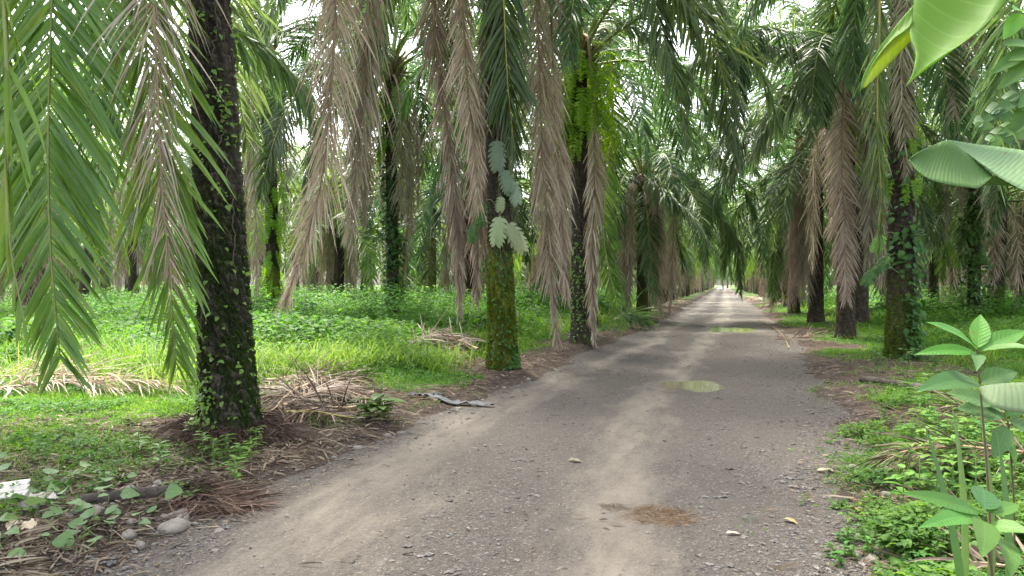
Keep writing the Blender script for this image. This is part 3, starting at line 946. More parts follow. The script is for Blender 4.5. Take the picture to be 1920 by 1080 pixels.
hero(P1, T1, [A(430, -480, 8.6), A(560, -330, 9.4), A(625, -60, 9.6), A(622, 150, 9.6), A(604, 330, 9.6), A(572, 460, 9.6), A(535, 565, 9.6)], dead=True, nl=283, Lm=0.67, wd=0.018, a0=42, a1=18, plum=0.59, grav=.2, mat='deadpink', pet=.28, seed=29, jitter=.1,
     lenvar=.25, miss=.08, **K)
hero(P1, T1, [A(480, -470, 8.4), A(680, -420, 9.5), A(690, -100, 10.4), A(688, 90, 10.6), A(672, 260, 10.7), A(660, 420, 10.7)], dead=True, nl=243, Lm=0.67, wd=0.021, a0=40, a1=20, plum=0.59, grav=.25, pet=.3, seed=31, jitter=.12, lenvar=.25, **K)
hero(PL0, TL0, [A(-120, -300, 4.9), A(-10, -100, 4.9), A(12, 120, 4.8), A(10, 300, 4.8), A(20, 470, 4.8), A(45, 600, 4.8)], nl=55, Lm=.62, wd=.05, a0=30, a1=12, plum=.6, grav=.2, pet=.3, seed=33, mat='fresh', miss=.35, gap=.35, jitter=.1, **K)
hero(PL0, TL0, [A(-160, -300, 6.9), A(-20, -120, 7.4), A(15, 80, 7.6), A(18, 300, 7.8), A(24, 480, 7.8)], nl=90, Lm=.85, wd=.04, a0=46, a1=24, plum=.4, grav=.2, pet=.3, seed=37, mat='green', **K)

AK = DEP(b2) / 13.3
hero(P2, T2, [A(946, -300, 12.7), A(943, -60, 12.5), A(947, 60, 12.5), A(953, 170, 12.5), A(966, 290, 12.55)], nl=133, Lm=.95, wd=.045, a0=42, a1=22, plum=.3, grav=.14, pet=.2, seed=41, rmat='rachisy', **K)
hero(P2, T2, [A(880, -330, 12.9), A(868, -60, 12.8), A(873, 120, 12.8), A(888, 270, 12.8), A(898, 385, 12.8)], dead=True, nl=252, Lm=0.66, wd=0.025, a0=40, a1=20, plum=0.45, grav=.16, pet=.2, seed=43, lenvar=.2, mat='deadpink', **K)
hero(P2, T2, [A(840, -330, 13.4), A(812, -40, 13.6), A(822, 130, 13.7), A(846, 300, 13.8), A(858, 430, 13.8), A(862, 585, 13.8)], dead=True, nl=275, Lm=0.65, wd=0.030, a0=40, a1=20, plum=0.59, grav=.2, pet=.25, seed=47, lenvar=.25, **K)
hero(P2, T2, [A(985, -330, 13.6), A(1005, -40, 14), A(1012, 140, 14.1), A(1018, 320, 14.2), A(1030, 480, 14.3), A(1044, 632, 14.3)], dead=True, nl=321, Lm=0.78, wd=0.027, a0=42, a1=20, plum=0.59, grav=.2, pet=.2, seed=53, lenvar=.25, mat='deadpink', **K)
hero(P2, T2, [A(1000, -330, 14.3), A(1030, -20, 15.2), A(1040, 200, 15.6), A(1052, 380, 15.7), A(1062, 560, 15.8)], dead=True, nl=275, Lm=0.74, wd=0.030, a0=44, a1=20, plum=0.65, grav=.22, pet=.25, seed=57, lenvar=.25, **K)
hero(P2, T2, [A(860, -330, 14.2), A(760, -190, 15.2), A(722, -40, 15.8), A(700, 90, 16), A(690, 230, 16)], nl=133, Lm=.9, wd=.045, a0=52, a1=30, plum=.3, grav=.3, pet=.2, seed=59, **K)
hero(P2, T2, [A(905, -300, 14), A(862, -80, 14.6), A(838, 60, 14.8), A(842, 190, 14.9)], nl=118, Lm=.85, wd=.045, a0=48, a1=28, plum=.35, grav=.25, pet=.2, seed=60, **K)
hero(P2, T2, [A(905, 60, 13.6), A(898, 320, 13.9), A(895, 470, 14), A(893, 560, 14)], dead=True, nl=206, Lm=0.55, wd=0.030, a0=36, a1=18, plum=0.65, grav=.2, pet=.35, seed=61, lenvar=.25, **K)

AK = DEP(b3) / 18.0
hero(P3, T3, [A(1102, 70, 17.6), A(1112, 200, 17.4), A(1115, 330, 17.4), A(1110, 480, 17.4), A(1114, 638, 17.4)], dead=True, nl=275, Lm=0.57, wd=0.033, a0=34, a1=16, plum=0.65, grav=.2, pet=.3, seed=71, mat='deadpink', **K)
hero(P3, T3, [A(1140, 60, 19.5), A(1148, 220, 20), A(1138, 330, 20), A(1132, 440, 20), A(1150, 540, 20), A(1168, 612, 20)], nl=133, Lm=.8, wd=.045, a0=60, a1=32, plum=.3, grav=.12, pet=.25, seed=73, rmat='rachisy', mat='fresh', **K)
AK = 1.0
# dark fronds at the top centre, from the crown of the next palm toward the road
hero(P2, T2, [A(1010, -420, 12.4), A(1140, -330, 12.0), A(1205, -120, 12), A(1235, 40, 12), A(1268, 150, 12), A(1288, 262, 12)], nl=147, Lm=.8, wd=.045, a0=46, a1=24, plum=.35, grav=.24, pet=.2, seed=77, side=RIGHT, **K)
hero(P3, T3, [A(1180, -40, 17), A(1260, -60, 16.5), A(1340, 0, 16.2), A(1400, 90, 16)], nl=133, Lm=.9, wd=.045, a0=60, a1=40, plum=.3, grav=.35, pet=.2, seed=79, side=FWD, up=(0, 0, 1), mat='sheen', **K)
hero(P5, T5, [A(1250, 300, 30), A(1300, 345, 29.5), A(1345, 400, 29), A(1378, 445, 29), A(1395, 492, 29)], nl=125, Lm=1.0, wd=.06, a0=60, a1=40, plum=.3, grav=.36, pet=.1, seed=81, side=FWD, up=(0, 0, 1), mat='sheen', **K)
hero(P5, T5, [A(1235, 355, 27), A(1275, 385, 26), A(1315, 430, 25.5), A(1345, 482, 25)], nl=118, Lm=.9, wd=.06, a0=58, a1=36, plum=.3, grav=.34, pet=.1, seed=83, side=FWD, up=(0, 0, 1), mat='sheen', **K)
hero(P5, T5, [A(1160, 215, 29), A(1150, 300, 28), A(1148, 400, 28)], nl=118, Lm=1.0, wd=.06, a0=58, a1=36, plum=.3, grav=.34, pet=.1, seed=84, side=FWD, up=(0, 0, 1), mat='sheen', **K)

AK = 1.0
hero(P6, T6, [A(478, 160, 21), A(474, 280, 20.5), A(480, 420, 20.5), A(482, 600, 20.5)], dead=True, nl=202, Lm=0.67, wd=0.024, a0=40, a1=18, plum=0.59, grav=.2, mat='deadpink', pet=.1, seed=201, **K)
hero(P4, T4, [A(690, 120, 22), A(664, 240, 21), A(660, 400, 21), A(668, 545, 21)], dead=True, nl=202, Lm=0.72, wd=0.024, a0=40, a1=18, plum=0.59, grav=.2, pet=.1, seed=202, **K)
hero(P4, T4, [A(762, 190, 22.5), A(768, 300, 22), A(764, 430, 22), A(752, 560, 22)], dead=True, nl=202, Lm=0.51, wd=0.024, a0=36, a1=18, plum=0.59, grav=.2, pet=.1, seed=203, **K)
hero(P4, T4, [A(765, 150, 23), A(792, 200, 22.5), A(796, 290, 22.5), A(790, 330, 22.5)], nl=90, Lm=.8, wd=.045, a0=50, a1=28, plum=.3, grav=.25, pet=.1, seed=204, **K)
hero(P5, T5, [A(1228, 360, 29), A(1234, 440, 28.5), A(1232, 520, 28.5), A(1238, 592, 28.5)], dead=True, nl=229, Lm=0.96, wd=0.028, a0=42, a1=18, plum=0.59, grav=.18, pet=.06, seed=205, mat='deadpink', **K)
hero(P5, T5, [A(1185, 350, 28), A(1182, 430, 27.5), A(1180, 500, 27.5), A(1180, 590, 27.5)], dead=True, nl=189, Lm=0.51, wd=0.024, a0=38, a1=18, plum=0.59, grav=.2, pet=.06, seed=206, **K)
hero(P5, T5, [A(1262, 330, 29), A(1262, 440, 28.5), A(1258, 540, 28.5), A(1255, 590, 28.5)], dead=True, nl=202, Lm=0.67, wd=0.024, a0=40, a1=18, plum=0.59, grav=.2, pet=.1, seed=207, **K)
# right-hand side
AK = DEP(r2) / 20.8
hero(PR2, TR2, [A(1560, 110, 20), A(1510, 95, 19.2), A(1440, 88, 18.5), A(1370, 92, 18.1), A(1305, 112, 18), A(1282, 160, 18)], nl=168, Lm=1.05, wd=.055, a0=66, a1=48, plum=.2, grav=.55, pet=.06, seed=91, side=FWD, up=(0, 0, 1), mat='sheen', **K)
hero(PR2, TR2, [A(1550, 150, 20.3), A(1500, 170, 19.6), A(1450, 215, 19.3), A(1415, 290, 19.2)], nl=140, Lm=1.2, wd=.055, a0=55, a1=30, plum=.3, grav=.3, pet=.06, seed=93, side=norm(RIGHT * .7 + FWD * .7), up=(0, 0, 1), mat='sheen', **K)
hero(PR2, TR2, [A(1480, 60, 19), A(1405, 62, 17.5), A(1385, 130, 17), A(1388, 230, 16.8)], nl=133, Lm=.95, wd=.05, a0=55, a1=32, plum=.3, grav=.3, pet=.1, seed=95, side=RIGHT, **K)
hero(PR2, TR2, [A(1560, 90, 20.4), A(1545, 60, 20), A(1540, 130, 19.8), A(1545, 230, 19.8)], nl=118, Lm=.85, wd=.05, a0=60, a1=38, plum=.4, grav=.22, pet=.1, seed=96, side=RIGHT, **K)
h = hero(PR2, TR2, [A(1582, 180, 20.3), A(1578, 300, 20.2), A(1583, 420, 20.2), A(1588, 560, 20.2)], dead=True, nl=321, Lm=0.78, wd=0.031, a0=50, a1=26, plum=0.33, grav=.12, pet=.1, seed=97, lenvar=.15, **K)
tag(h, 'long brown dry frond hanging down the front of the trunk')
hero(PR2, TR2, [A(1612, 160, 20.2), A(1635, 290, 20), A(1632, 400, 20), A(1624, 500, 20)], dead=True, nl=252, Lm=0.69, wd=0.033, a0=40, a1=20, plum=0.59, grav=.2, pet=.15, seed=99, **K)
AK = DEP(r1) / 15.0
hero(PR1, TR1, [A(1718, -180, 14.6), A(1702, -20, 14.6), A(1690, 120, 14.6), A(1696, 250, 14.7), A(1700, 330, 14.7)], dead=True, nl=229, Lm=0.65, wd=0.025, a0=44, a1=24, plum=0.45, grav=.12, pet=.1, seed=101, **K)
hero(PR1, TR1, [A(1655, -180, 14.6), A(1648, 60, 14.3), A(1645, 220, 14.3), A(1652, 380, 14.4), A(1645, 470, 14.4)], nl=154, Lm=.72, wd=.032, a0=32, a1=14, plum=.6, grav=.16, pet=.1, seed=103, mat='green', rmat='rachisy', miss=.1, **K)
hero(PR1, TR1, [A(1760, -220, 16), A(1800, -100, 17), A(1805, 20, 17.5), A(1798, 130, 17.6), A(1790, 215, 17.6)], dead=True, nl=275, Lm=0.87, wd=0.030, a0=56, a1=32, plum=0.33, grav=.10, pet=.15, seed=107, **K)
hero(PR1, TR1, [A(1640, -140, 15.6), A(1610, -10, 16), A(1600, 90, 16), A(1612, 170, 16)], nl=125, Lm=.85, wd=.045, a0=48, a1=30, plum=.4, grav=.2, pet=.1, seed=109, mat='green', **K)
AK = 1.0
hero(PR0, TR0, [A(2100, -400, 8.6), A(1990, -150, 9.4), A(1900, 40, 9.8), A(1870, 220, 10), A(1866, 330, 10)], nl=140, Lm=.95, wd=.042, a0=52, a1=30, plum=.3, grav=.18, pet=.25, seed=111, mat='green', **K)
hero(PR0, TR0, [A(2000, -520, 8.8), A(1850, -330, 9.8), A(1760, -120, 10.2), A(1735, 30, 10.2)], nl=133, Lm=.9, wd=.042, a0=52, a1=30, plum=.3, grav=.18, pet=.2, seed=113, mat='green', **K)
hero(PR4, TR4, [A(1470, 318, 36), A(1462, 400, 35.5), A(1452, 480, 35), A(1452, 560, 35)], nl=140, Lm=1.15, wd=.06, a0=50, a1=26, plum=.3, grav=.18, pet=.1, seed=115, **K)
hero(PR3, TR3, [A(1505, 250, 29), A(1500, 330, 28.5), A(1500, 420, 28.5), A(1502, 520, 28.5)], dead=True, nl=252, Lm=0.74, wd=0.044, a0=42, a1=20, plum=0.52, grav=.2, pet=.1, seed=117, **K)


AK = 1.0
V_ = dict(a0=60, a1=38, plum=.3, grav=.36, side=FWD, up=(0, 0, 1), **K)
hero(PR3, TR3, [A(1490, 225, 29), A(1430, 215, 28.4), A(1370, 250, 28), A(1325, 330, 27.8)], nl=120, Lm=1.0, wd=.055, pet=.1, seed=301, mat='sheen', **V_)
hero(PR4, TR4, [A(1450, 285, 36), A(1405, 290, 35.5), A(1370, 330, 35), A(1352, 400, 35)], nl=110, Lm=1.0, wd=.06, pet=.1, seed=302, **V_)
hero(PR3, TR3, [A(1500, 200, 30), A(1440, 150, 30), A(1390, 150, 29.6), A(1340, 200, 29.4)], nl=120, Lm=1.0, wd=.055, pet=.1, seed=303, **V_)
hero(PR1, TR1, [A(1620, -110, 14.6), A(1500, -80, 14), A(1420, -10, 13.8), A(1380, 80, 13.7)], nl=130, Lm=.85, wd=.042, pet=.1, seed=304, **V_)
hero(P3, T3, [A(1130, 40, 17.6), A(1200, 60, 17.3), A(1260, 120, 17), A(1290, 200, 17)], nl=120, Lm=.85, wd=.046, pet=.25, seed=305, mat='sheen', **V_)
hero(P5, T5, [A(1230, 250, 30), A(1290, 240, 29.5), A(1345, 290, 29), A(1375, 370, 29)], nl=120, Lm=1.0, wd=.055, pet=.1, seed=306, **V_)
hero(P2, T2, [A(960, -320, 12.2), A(1080, -260, 12), A(1180, -160, 11.9), A(1260, -40, 11.9), A(1310, 70, 12)], nl=130, Lm=.8, wd=.042, pet=.2, seed=307, **V_)


# ------------------------------------------------------------------ the plantation behind
def far_crown(v):
    R = np.random.default_rng(200 + v)
    mb = MB()
    n = 24
    E9 = ELS[:6]
    for i in range(n):
        el = E9[min(5, int(i / n * 6))]
        mb.merge(lib_green(el, i % 2, 1), rotz(i * 2.39996 + v, R.uniform(.85, 1.1), (0, 0, -.5 * i / n)))
    return mb.mesh('crown', [M[['green', 'fresh', 'sheen', 'fresh'][v % 4]], M['rachis']])


def far_skirt(v):
    R = np.random.default_rng(300 + v)
    mb = MB()
    for i in range(7 + 3 * (v % 3)):
        a = R.uniform(0, 6.28)
        mb.merge(lib_dead(int(R.integers(0, 6)), 1), rotz(a, R.uniform(.8, 1.12), (math.cos(a) * .2, math.sin(a) * .2, -.5)))
    return mb.mesh('dead_fronds', [M['deadpink' if v % 2 else 'dead'], M['rachisd']])


CR = [far_crown(v) for v in range(4)]
SK = [far_skirt(v) for v in range(6)]
TK = []
for v in range(7):
    H = [5.6, 7.0, 4.6, 3.7, 8.6, 6.2, 9.2][v]
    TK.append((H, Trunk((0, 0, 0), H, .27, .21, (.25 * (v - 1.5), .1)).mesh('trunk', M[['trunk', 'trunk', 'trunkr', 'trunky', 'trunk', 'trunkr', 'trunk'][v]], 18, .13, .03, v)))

near_xy = [np.array(o.location[:2]) for o in COL.objects if o.type == 'EMPTY']
zones = {
    'rowl': ('oil palm in the roadside row receding along the left verge', 'roadside palms in the left row'),
    'rowr': ('oil palm in the roadside row receding along the right verge', 'roadside palms in the right row'),
    'woodl': ('oil palm deep in the plantation on the left side of the road', 'palms deep in the plantation to the left'),
    'woodr': ('oil palm deep in the plantation on the right side of the road', 'palms deep in the plantation to the right'),
    'end': ('oil palm closing the view beyond the far end of the road', 'palms beyond the end of the road'),
}


def palm_far(x, y, zone, seed):
    R = np.random.default_rng(seed)
    H, tm = TK[int(R.choice([0, 1, 5, 4] if zone.startswith('row') else [0, 1, 2, 3, 4, 5, 6]))]
    k = int(R.integers(0, 4))
    e = bpy.data.objects.new('oil_palm', None); COL.objects.link(e)
    e.location = (x, y, float(hz(x, y))); q = R.uniform(.9, 1.12)
    e.scale = (q, q, q); e.rotation_euler = (0, 0, R.uniform(0, 6.28))
    tag(e, zones[zone][0], 'palm tree', zones[zone][1])
    obj('trunk', tm, e)
    o = obj('crown', CR[k], e, (.25 * 0, 0, H)); o.rotation_euler = (0, 0, R.uniform(0, 6.28)); s = R.uniform(.9, 1.1); o.scale = (s, s, s)
    o = obj('dead_fronds', SK[int(R.integers(0, 6))], e, (0, 0, H - .05)); o.rotation_euler = (0, 0, R.uniform(0, 6.28)); s = R.uniform(.85, 1.05) * min(1, H / 6.0); o.scale = (s, s, s)


cand = []
for y in list(np.arange(38.5, 235, 7.6)):
    cand.append((-3.9, y, 'rowl'))
for y in list(np.arange(49.5, 235, 8.2)):
    cand.append((4.1, y, 'rowr'))
for i in range(13):
    x0 = -11.0 - 7.6 * i
    for j in range(22):
        cand.append((x0, 29 + 8.0 * j + (4.0 if i % 2 else 0), 'woodl'))
for i in range(9):
    x0 = 12.0 + 7.8 * i
    for j in range(20):
        cand.append((x0, 22 + 8.2 * j + (4.1 if i % 2 else 0), 'woodr'))
for i in range(13):
    cand.append((-30 + 5.2 * i, 262 + (i % 3) * 6, 'end'))
for (fx_, fy_, zz_) in ((385, 32, 'woodl'), (660, 36, 'woodl'), (1010, 36, 'woodl'), (40, 24, 'woodl'), (1640, 34, 'woodr'), (1900, 30, 'woodr')):
    q_ = at(fx_, 532, fy_); cand.append((q_[0], q_[1], zz_))
cnt = 0
for i, (x, y, zn) in enumerate(cand):
    R = np.random.default_rng(1000 + i)
    j = .35 if zn.startswith('row') else 1.0
    x += R.uniform(-j, j); y += R.uniform(-j, j) * 1.2
    d = -x * sa + y * ca; lat = x * ca + y * sa
    if d < 20: continue
    if abs(lat / d) > .72 + 3.5 / d: continue
    if zn.startswith('wood') and d > 92: continue
    if min(np.hypot(*(np.array([x, y]) - p)) for p in near_xy) < 3.4: continue
    palm_far(x, y, zn, 5000 + i); cnt += 1
print('far palms', cnt)

# ------------------------------------------------------------------ grass, weeds, litter, gravel
def polar(n, dmin, dmax, spread=.76, R=rng):
    d = np.exp(R.uniform(math.log(dmin), math.log(dmax), n))
    lat = R.uniform(-spread, spread, n) * d
    x = lat * ca - d * sa; y = lat * sa + d * ca
    return x, y, d


def trunkfree(x, y):
    ok = np.ones(len(x), bool)
    for p in near_xy[:16]:
        ok &= np.hypot(x - p[0], y - p[1]) > .3
    return ok


def lushness(x, y):
    """height factor of the undergrowth"""
    dl, dr = dlr(x, y)
    a = ss(1.3, 3.2, dl) * ss(8.2, 11.5, y + (vn(x, y, 2, 41) - .5) * 2)
    b = ss(2.2, 5, dr) * ss(12, 20, y) * .55
    return np.maximum(a, b)


x, y, d = polar(900000, 3.0, 60)
k = greenmask(x, y) * (.25 + .95 * vn(x, y, .8, 44)) * (.5 + .7 * vn(x, y, .25, 45))
keep = (rng.random(len(x)) < k * 1.05) & trunkfree(x, y)
x, y, d = x[keep], y[keep], d[keep]
lu = lushness(x, y)
n = len(x)
P = np.stack([x, y, hz(x, y) - .01], -1)
az = rng.uniform(0, 6.28, n)
D = np.stack([np.cos(az) * .45, np.sin(az) * .45, np.full(n, 1.0)], -1)
az2 = rng.uniform(0, 6.28, n)
W = np.stack([np.cos(az2), np.sin(az2), np.zeros(n)], -1)
L = (.055 + .07 * vn(x, y, .6, 46) + lu * (.14 + .62 * vn(x, y, 1.1, 47) ** 1.3)) * rng.uniform(.5, 1.25, n)
V, f = strips(P, D, W, L, (.0035 + .0045 * lu) * (1 + d / 7), rng.uniform(.15, .9, n), 3, [1, .8, .1])if False else strips(P, D, W, L, (.0035 + .0045 * lu) * (1 + d / 7), rng.uniform(.1, .7, n), 3, [1, .9, .6, .08])
mb = MB(); mb.add(V, f)
tag(mb.build('grass', M['grass']), 'bright green grass growing on both verges and between the palms', 'grass', kind='stuff')
print('grass', n)


# tall arching grass, the bright belt behind the first trunks
R = np.random.default_rng(91)
x, y, d = polar(260000, 6.5, 45, R=R)
dl, dr = dlr(x, y)
k = ss(1.0, 2.2, dl) * ss(7.6, 10, y + (vn(x, y, 1, 93) - .5) * 2) * ss(.30, .55, vn(x, y, 1.1, 94)) * .9
k = np.maximum(k, ss(1.2, 2.5, dr) * ss(.55, .7, vn(x, y, .9, 95)) * .3)
keep = (R.random(len(x)) < k) & trunkfree(x, y)
x, y, d = x[keep], y[keep], d[keep]; n = len(x)
az = R.uniform(0, 6.28, n)
D = np.stack([np.cos(az) * .35, np.sin(az) * .35, np.ones(n)], -1)
W = np.stack([-np.sin(az), np.cos(az), np.zeros(n)], -1)
L = (.28 + .55 * vn(x, y, 1.4, 96)) * R.uniform(.6, 1.3, n) * np.where(dlr(x, y)[1] > 0, .6, 1)
V, f = strips(np.stack([x, y, hz(x, y)], -1), D, W, L, .008 * (1 + d / 14), R.uniform(.25, .8, n), 5, [.6, 1, .95, .75, .45, .05])
mb = MB(); mb.add(V, f)
tag(mb.build('tall_grass', M['grass']), 'tall arching grass in clumps behind the first trunks', 'tall grass', kind='stuff')


def leaf_cards(P, D, N, L, Wd, bend=.25):
    """n small folded oval leaves: base P, axis D, normal N"""
    n = len(P)
    D = norm(D); S_ = norm(np.cross(D, N)); N = np.cross(S_, D)
    L = L[:, None]; Wd = Wd[:, None]
    a = P; m1 = P + D * L * .4 + N * L * .04; t = P + D * L - N * L * bend
    l1 = P + D * L * .3 - S_ * Wd * .5 + N * L * .08; l2 = P + D * L * .7 - S_ * Wd * .36 + N * L * .0
    r1_ = P + D * L * .3 + S_ * Wd * .5 + N * L * .08; r2_ = P + D * L * .7 + S_ * Wd * .36 + N * L * .0
    m2 = P + D * L * .75 - N * L * bend * .4
    V = np.stack([a, l1, l2, t, r2_, r1_, m1, m2], 1)
    q = np.array([[0, 6, 1, 1], [0, 5, 6, 6]])
    f4 = np.array([[1, 6, 7, 2], [6, 5, 4, 7]]); f3 = np.array([[0, 6, 1], [0, 5, 6], [2, 7, 3], [7, 4, 3]])
    o = np.arange(n) * 8
    return V.reshape(-1, 3), (o[:, None, None] + f4[None]).reshape(-1, 4), (o[:, None, None] + f3[None]).reshape(-1, 3)


def addleaves(mb, P, D, N, L, Wd, mat=0, bend=.25):
    V, f4, f3 = leaf_cards(P, D, N, L, Wd, bend)
    b = mb.n
    mb.v.append(V); mb.f.append(f4 + b); mb.m.append(mat); mb.sm.append(True)
    mb.f.append(f3 + b); mb.m.append(mat); mb.sm.append(True); mb.n += len(V)


def weeds(n0, dmin, dmax, kfun, lfun, per=8, seed=1):
    R = np.random.default_rng(seed)
    x, y, d = polar(n0, dmin, dmax, R=R)
    keep = (R.random(len(x)) < kfun(x, y)) & trunkfree(x, y)
    x, y, d = x[keep], y[keep], d[keep]
    h, s = lfun(x, y, d)
    n = len(x); z0 = hz(x, y)
    X = np.repeat(x, per); Y = np.repeat(y, per); Zz = np.repeat(z0, per); H = np.repeat(h, per); Sx = np.repeat(s, per)
    m = n * per
    t = R.uniform(.15, 1, m); az = R.uniform(0, 6.28, m); sp = R.uniform(.15, .6, m) * H * .8
    P = np.stack([X + np.cos(az) * sp, Y + np.sin(az) * sp, Zz + H * t], -1)
    D = np.stack([np.cos(az), np.sin(az), R.uniform(-.3, .6, m)], -1)
    N = np.stack([R.normal(0, .35, m), R.normal(0, .35, m), np.ones(m)], -1)
    L = Sx * R.uniform(.6, 1.3, m)
    mb = MB(); addleaves(mb, P, D, N, L, L * R.uniform(.45, .7, m))
    return mb, n


def kweed(x, y):
    return .55 * greenmask(x, y) * ss(.46, .6, vn(x, y, 1.2, 61) * .7 + vn(x, y, .4, 62) * .4) * .8


def lweed(x, y, d):
    lu = lushness(x, y)
    return .05 + .05 * vn(x, y, .5, 63) + lu * (.12 + .75 * vn(x, y, 1.6, 64)), (.02 + .045 * lu) * (1 + d / 16) * (.5 + 1.1 * vn(x, y, .9, 65))


mb, n = weeds(120000, 3.2, 70, kweed, lweed, 9, 5)
tag(mb.build('weeds', M['weed']), 'low broad-leaved weeds spreading through the grass', 'weeds', kind='stuff')
print('weeds', n)


def ktall(x, y):
    dl, dr = dlr(x, y)
    a = ss(2.5, 4.5, dl) * ss(11, 17, y) * ss(.42, .58, vn(x, y, 1.9, 71))
    b = ss(5, 8, dr) * ss(16, 26, y) * ss(.45, .6, vn(x, y, 3.5, 72))
    return np.maximum(a, b)


mb, n = weeds(16000, 14, 75, ktall, lambda x, y, d: (.3 + 1.15 * vn(x, y, 1.0, 73), .075 * (1 + d / 50)), 26, 6)
tag(mb.build('undergrowth', M['weed']), 'waist-high leafy undergrowth between the palms away from the road', 'undergrowth', kind='stuff')


# thin litter of dry leaflets and sticks on the soil
x, y, d = polar(150000, 2.8, 45)
dl, dr = dlr(x, y)
dd = np.maximum(dl, dr)
k = ss(.0, .35, dd) * (1 - .8 * greenmask(x, y)) * (.35 + .9 * vn(x, y, .6, 81)) * (.5 + .5 * (dl > 0))
k = np.maximum(k, .008 * (dd > -3)); k = np.maximum(k, .12 * ss(-.7, .0, dd))
k = np.maximum(k, .4 * np.exp(-((x - r1[0]) ** 2 + (y - r1[1]) ** 2) / 3) * (dr > 0)); k = np.maximum(k, .5 * np.exp(-((x - r2[0]) ** 2 + (y - r2[1]) ** 2) / 2.5) * (dr > 0))
keep = rng.random(len(x)) < k
x, y, d = x[keep], y[keep], d[keep]; n = len(x)
P = np.stack([x, y, np.maximum(hz(x, y), roadz(x, y)) + rng.uniform(.003, .03, n)], -1)
az = rng.uniform(0, 6.28, n)
D = np.stack([np.cos(az), np.sin(az), rng.normal(.05, .12, n)], -1)
W = np.stack([-np.sin(az), np.cos(az), rng.normal(0, .8, n)], -1)
onroad = np.maximum(*dlr(x, y)) < 0
L = rng.gamma(2.2, .055, n).clip(.02, .45) * np.where(onroad, .45, 1); V, f = strips(P, D, W, L, rng.uniform(.003, .014, n) * (1 + d / 25), .12, 3, [.5, 1, .9, .2], clampz=False)
mb = MB(); mb.add(V, f)
tag(mb.build('leaf_litter', M['litter']), 'brown litter of dry leaflets and twigs scattered over the soil', 'leaf litter', kind='stuff')

# gravel: small irregular stones lying loose
OCT = np.array([[1, 0, 0], [0, 1, 0], [-1, 0, 0], [0, -1, 0], [.7, .7, .5], [-.7, .7, .55], [-.7, -.7, .5], [.7, -.7, .45], [.2, .1, .85], [.1, -.1, -.8]])
OF = np.array([[0, 4, 8], [4, 1, 8], [1, 5, 8], [5, 2, 8], [2, 6, 8], [6, 3, 8], [3, 7, 8], [7, 0, 8], [0, 1, 4], [1, 2, 5], [2, 3, 6], [3, 0, 7], [1, 0, 9], [2, 1, 9], [3, 2, 9], [0, 3, 9]])


def rocks(P, s, R, flat=.55):
    n = len(P)
    az = R.uniform(0, 6.28, n); c, q = np.cos(az), np.sin(az)
    B = OCT[None] * R.uniform(.75, 1.25, (n, 10, 3)) * np.stack([s * R.uniform(.7, 1.3, n), s * R.uniform(.6, 1.0, n), s * flat * R.uniform(.6, 1.2, n)], -1)[:, None]
    X = B[..., 0] * c[:, None] - B[..., 1] * q[:, None]; Y = B[..., 0] * q[:, None] + B[..., 1] * c[:, None]
    V = np.stack([X, Y, B[..., 2]], -1) + P[:, None]
    return V.reshape(-1, 3), (np.arange(n)[:, None, None] * 10 + OF[None]).reshape(-1, 3)


x, y, d = polar(230000, 2.7, 30)
dl, dr = dlr(x, y); dd = np.maximum(dl, dr)
mm = mudmask(x, y)
k = (dd < .3) * (ss(.35, -.25, mm) * .3 + .02) * ss(.25, .7, vn(x, y, .7, 85) + .2) + .35 * ss(-.4, .05, dl) * ss(.6, .1, dl) + .3 * ss(-.9, -.1, dr) * ss(.9, .2, dr)
k *= ss(30, 12, d)
keep = rng.random(len(x)) < k
x, y, d = x[keep], y[keep], d[keep]; n = len(x)
s = rng.gamma(2.0, .0028, n).clip(.002, .028) * (1 + d / 30)
P = np.stack([x, y, np.maximum(hz(x, y), roadz(x, y)) + s * .12], -1)
V, f = rocks(P, s, rng)
mb = MB(); mb.add(V, f, 0, False)
tag(mb.build('gravel', M['pebble']), 'loose grey gravel strewn over the road and its edges', 'gravel', kind='stuff')
print('gravel', n)


# individual stones
def stone(p, s, seed, label, group=None, mat='stone', flat=.6):
    R = np.random.default_rng(seed)
    nu, nv = 14, 9
    u = np.linspace(0, 2 * math.pi, nu, endpoint=False); v = np.linspace(0, math.pi, nv)
    Vv, U = np.meshgrid(v, u, indexing='ij')
    X = np.sin(Vv) * np.cos(U); Y = np.sin(Vv) * np.sin(U); Zz = np.cos(Vv)
    r = 1 + .35 * (vn(X * 1.2 + 3, Y * 1.2 + Zz, 1, seed) - .5) + .22 * (vn(X * 3 + 3, Y * 3 + Zz * 2, 1, seed + 1) - .5)
    V = np.stack([X * r * s, Y * r * s * R.uniform(.6, .9), Zz * r * s * flat], -1)
    a = R.uniform(0, 6.28); c, q = math.cos(a), math.sin(a)
    V = V @ np.array([[c, -q, 0], [q, c, 0], [0, 0, 1]]).T
    i = np.arange(nv - 1)[:, None]; j = np.arange(nu)[None]
    f = np.stack([i * nu + j, i * nu + (j + 1) % nu, (i + 1) * nu + (j + 1) % nu, (i + 1) * nu + j], -1).reshape(-1, 4)
    mb = MB(); mb.add(V.reshape(-1, 3), f)
    o = mb.build('stone', M[mat], loc=(p[0], p[1], p[2] + s * flat * .25))
    return tag(o, label, 'stone', group)


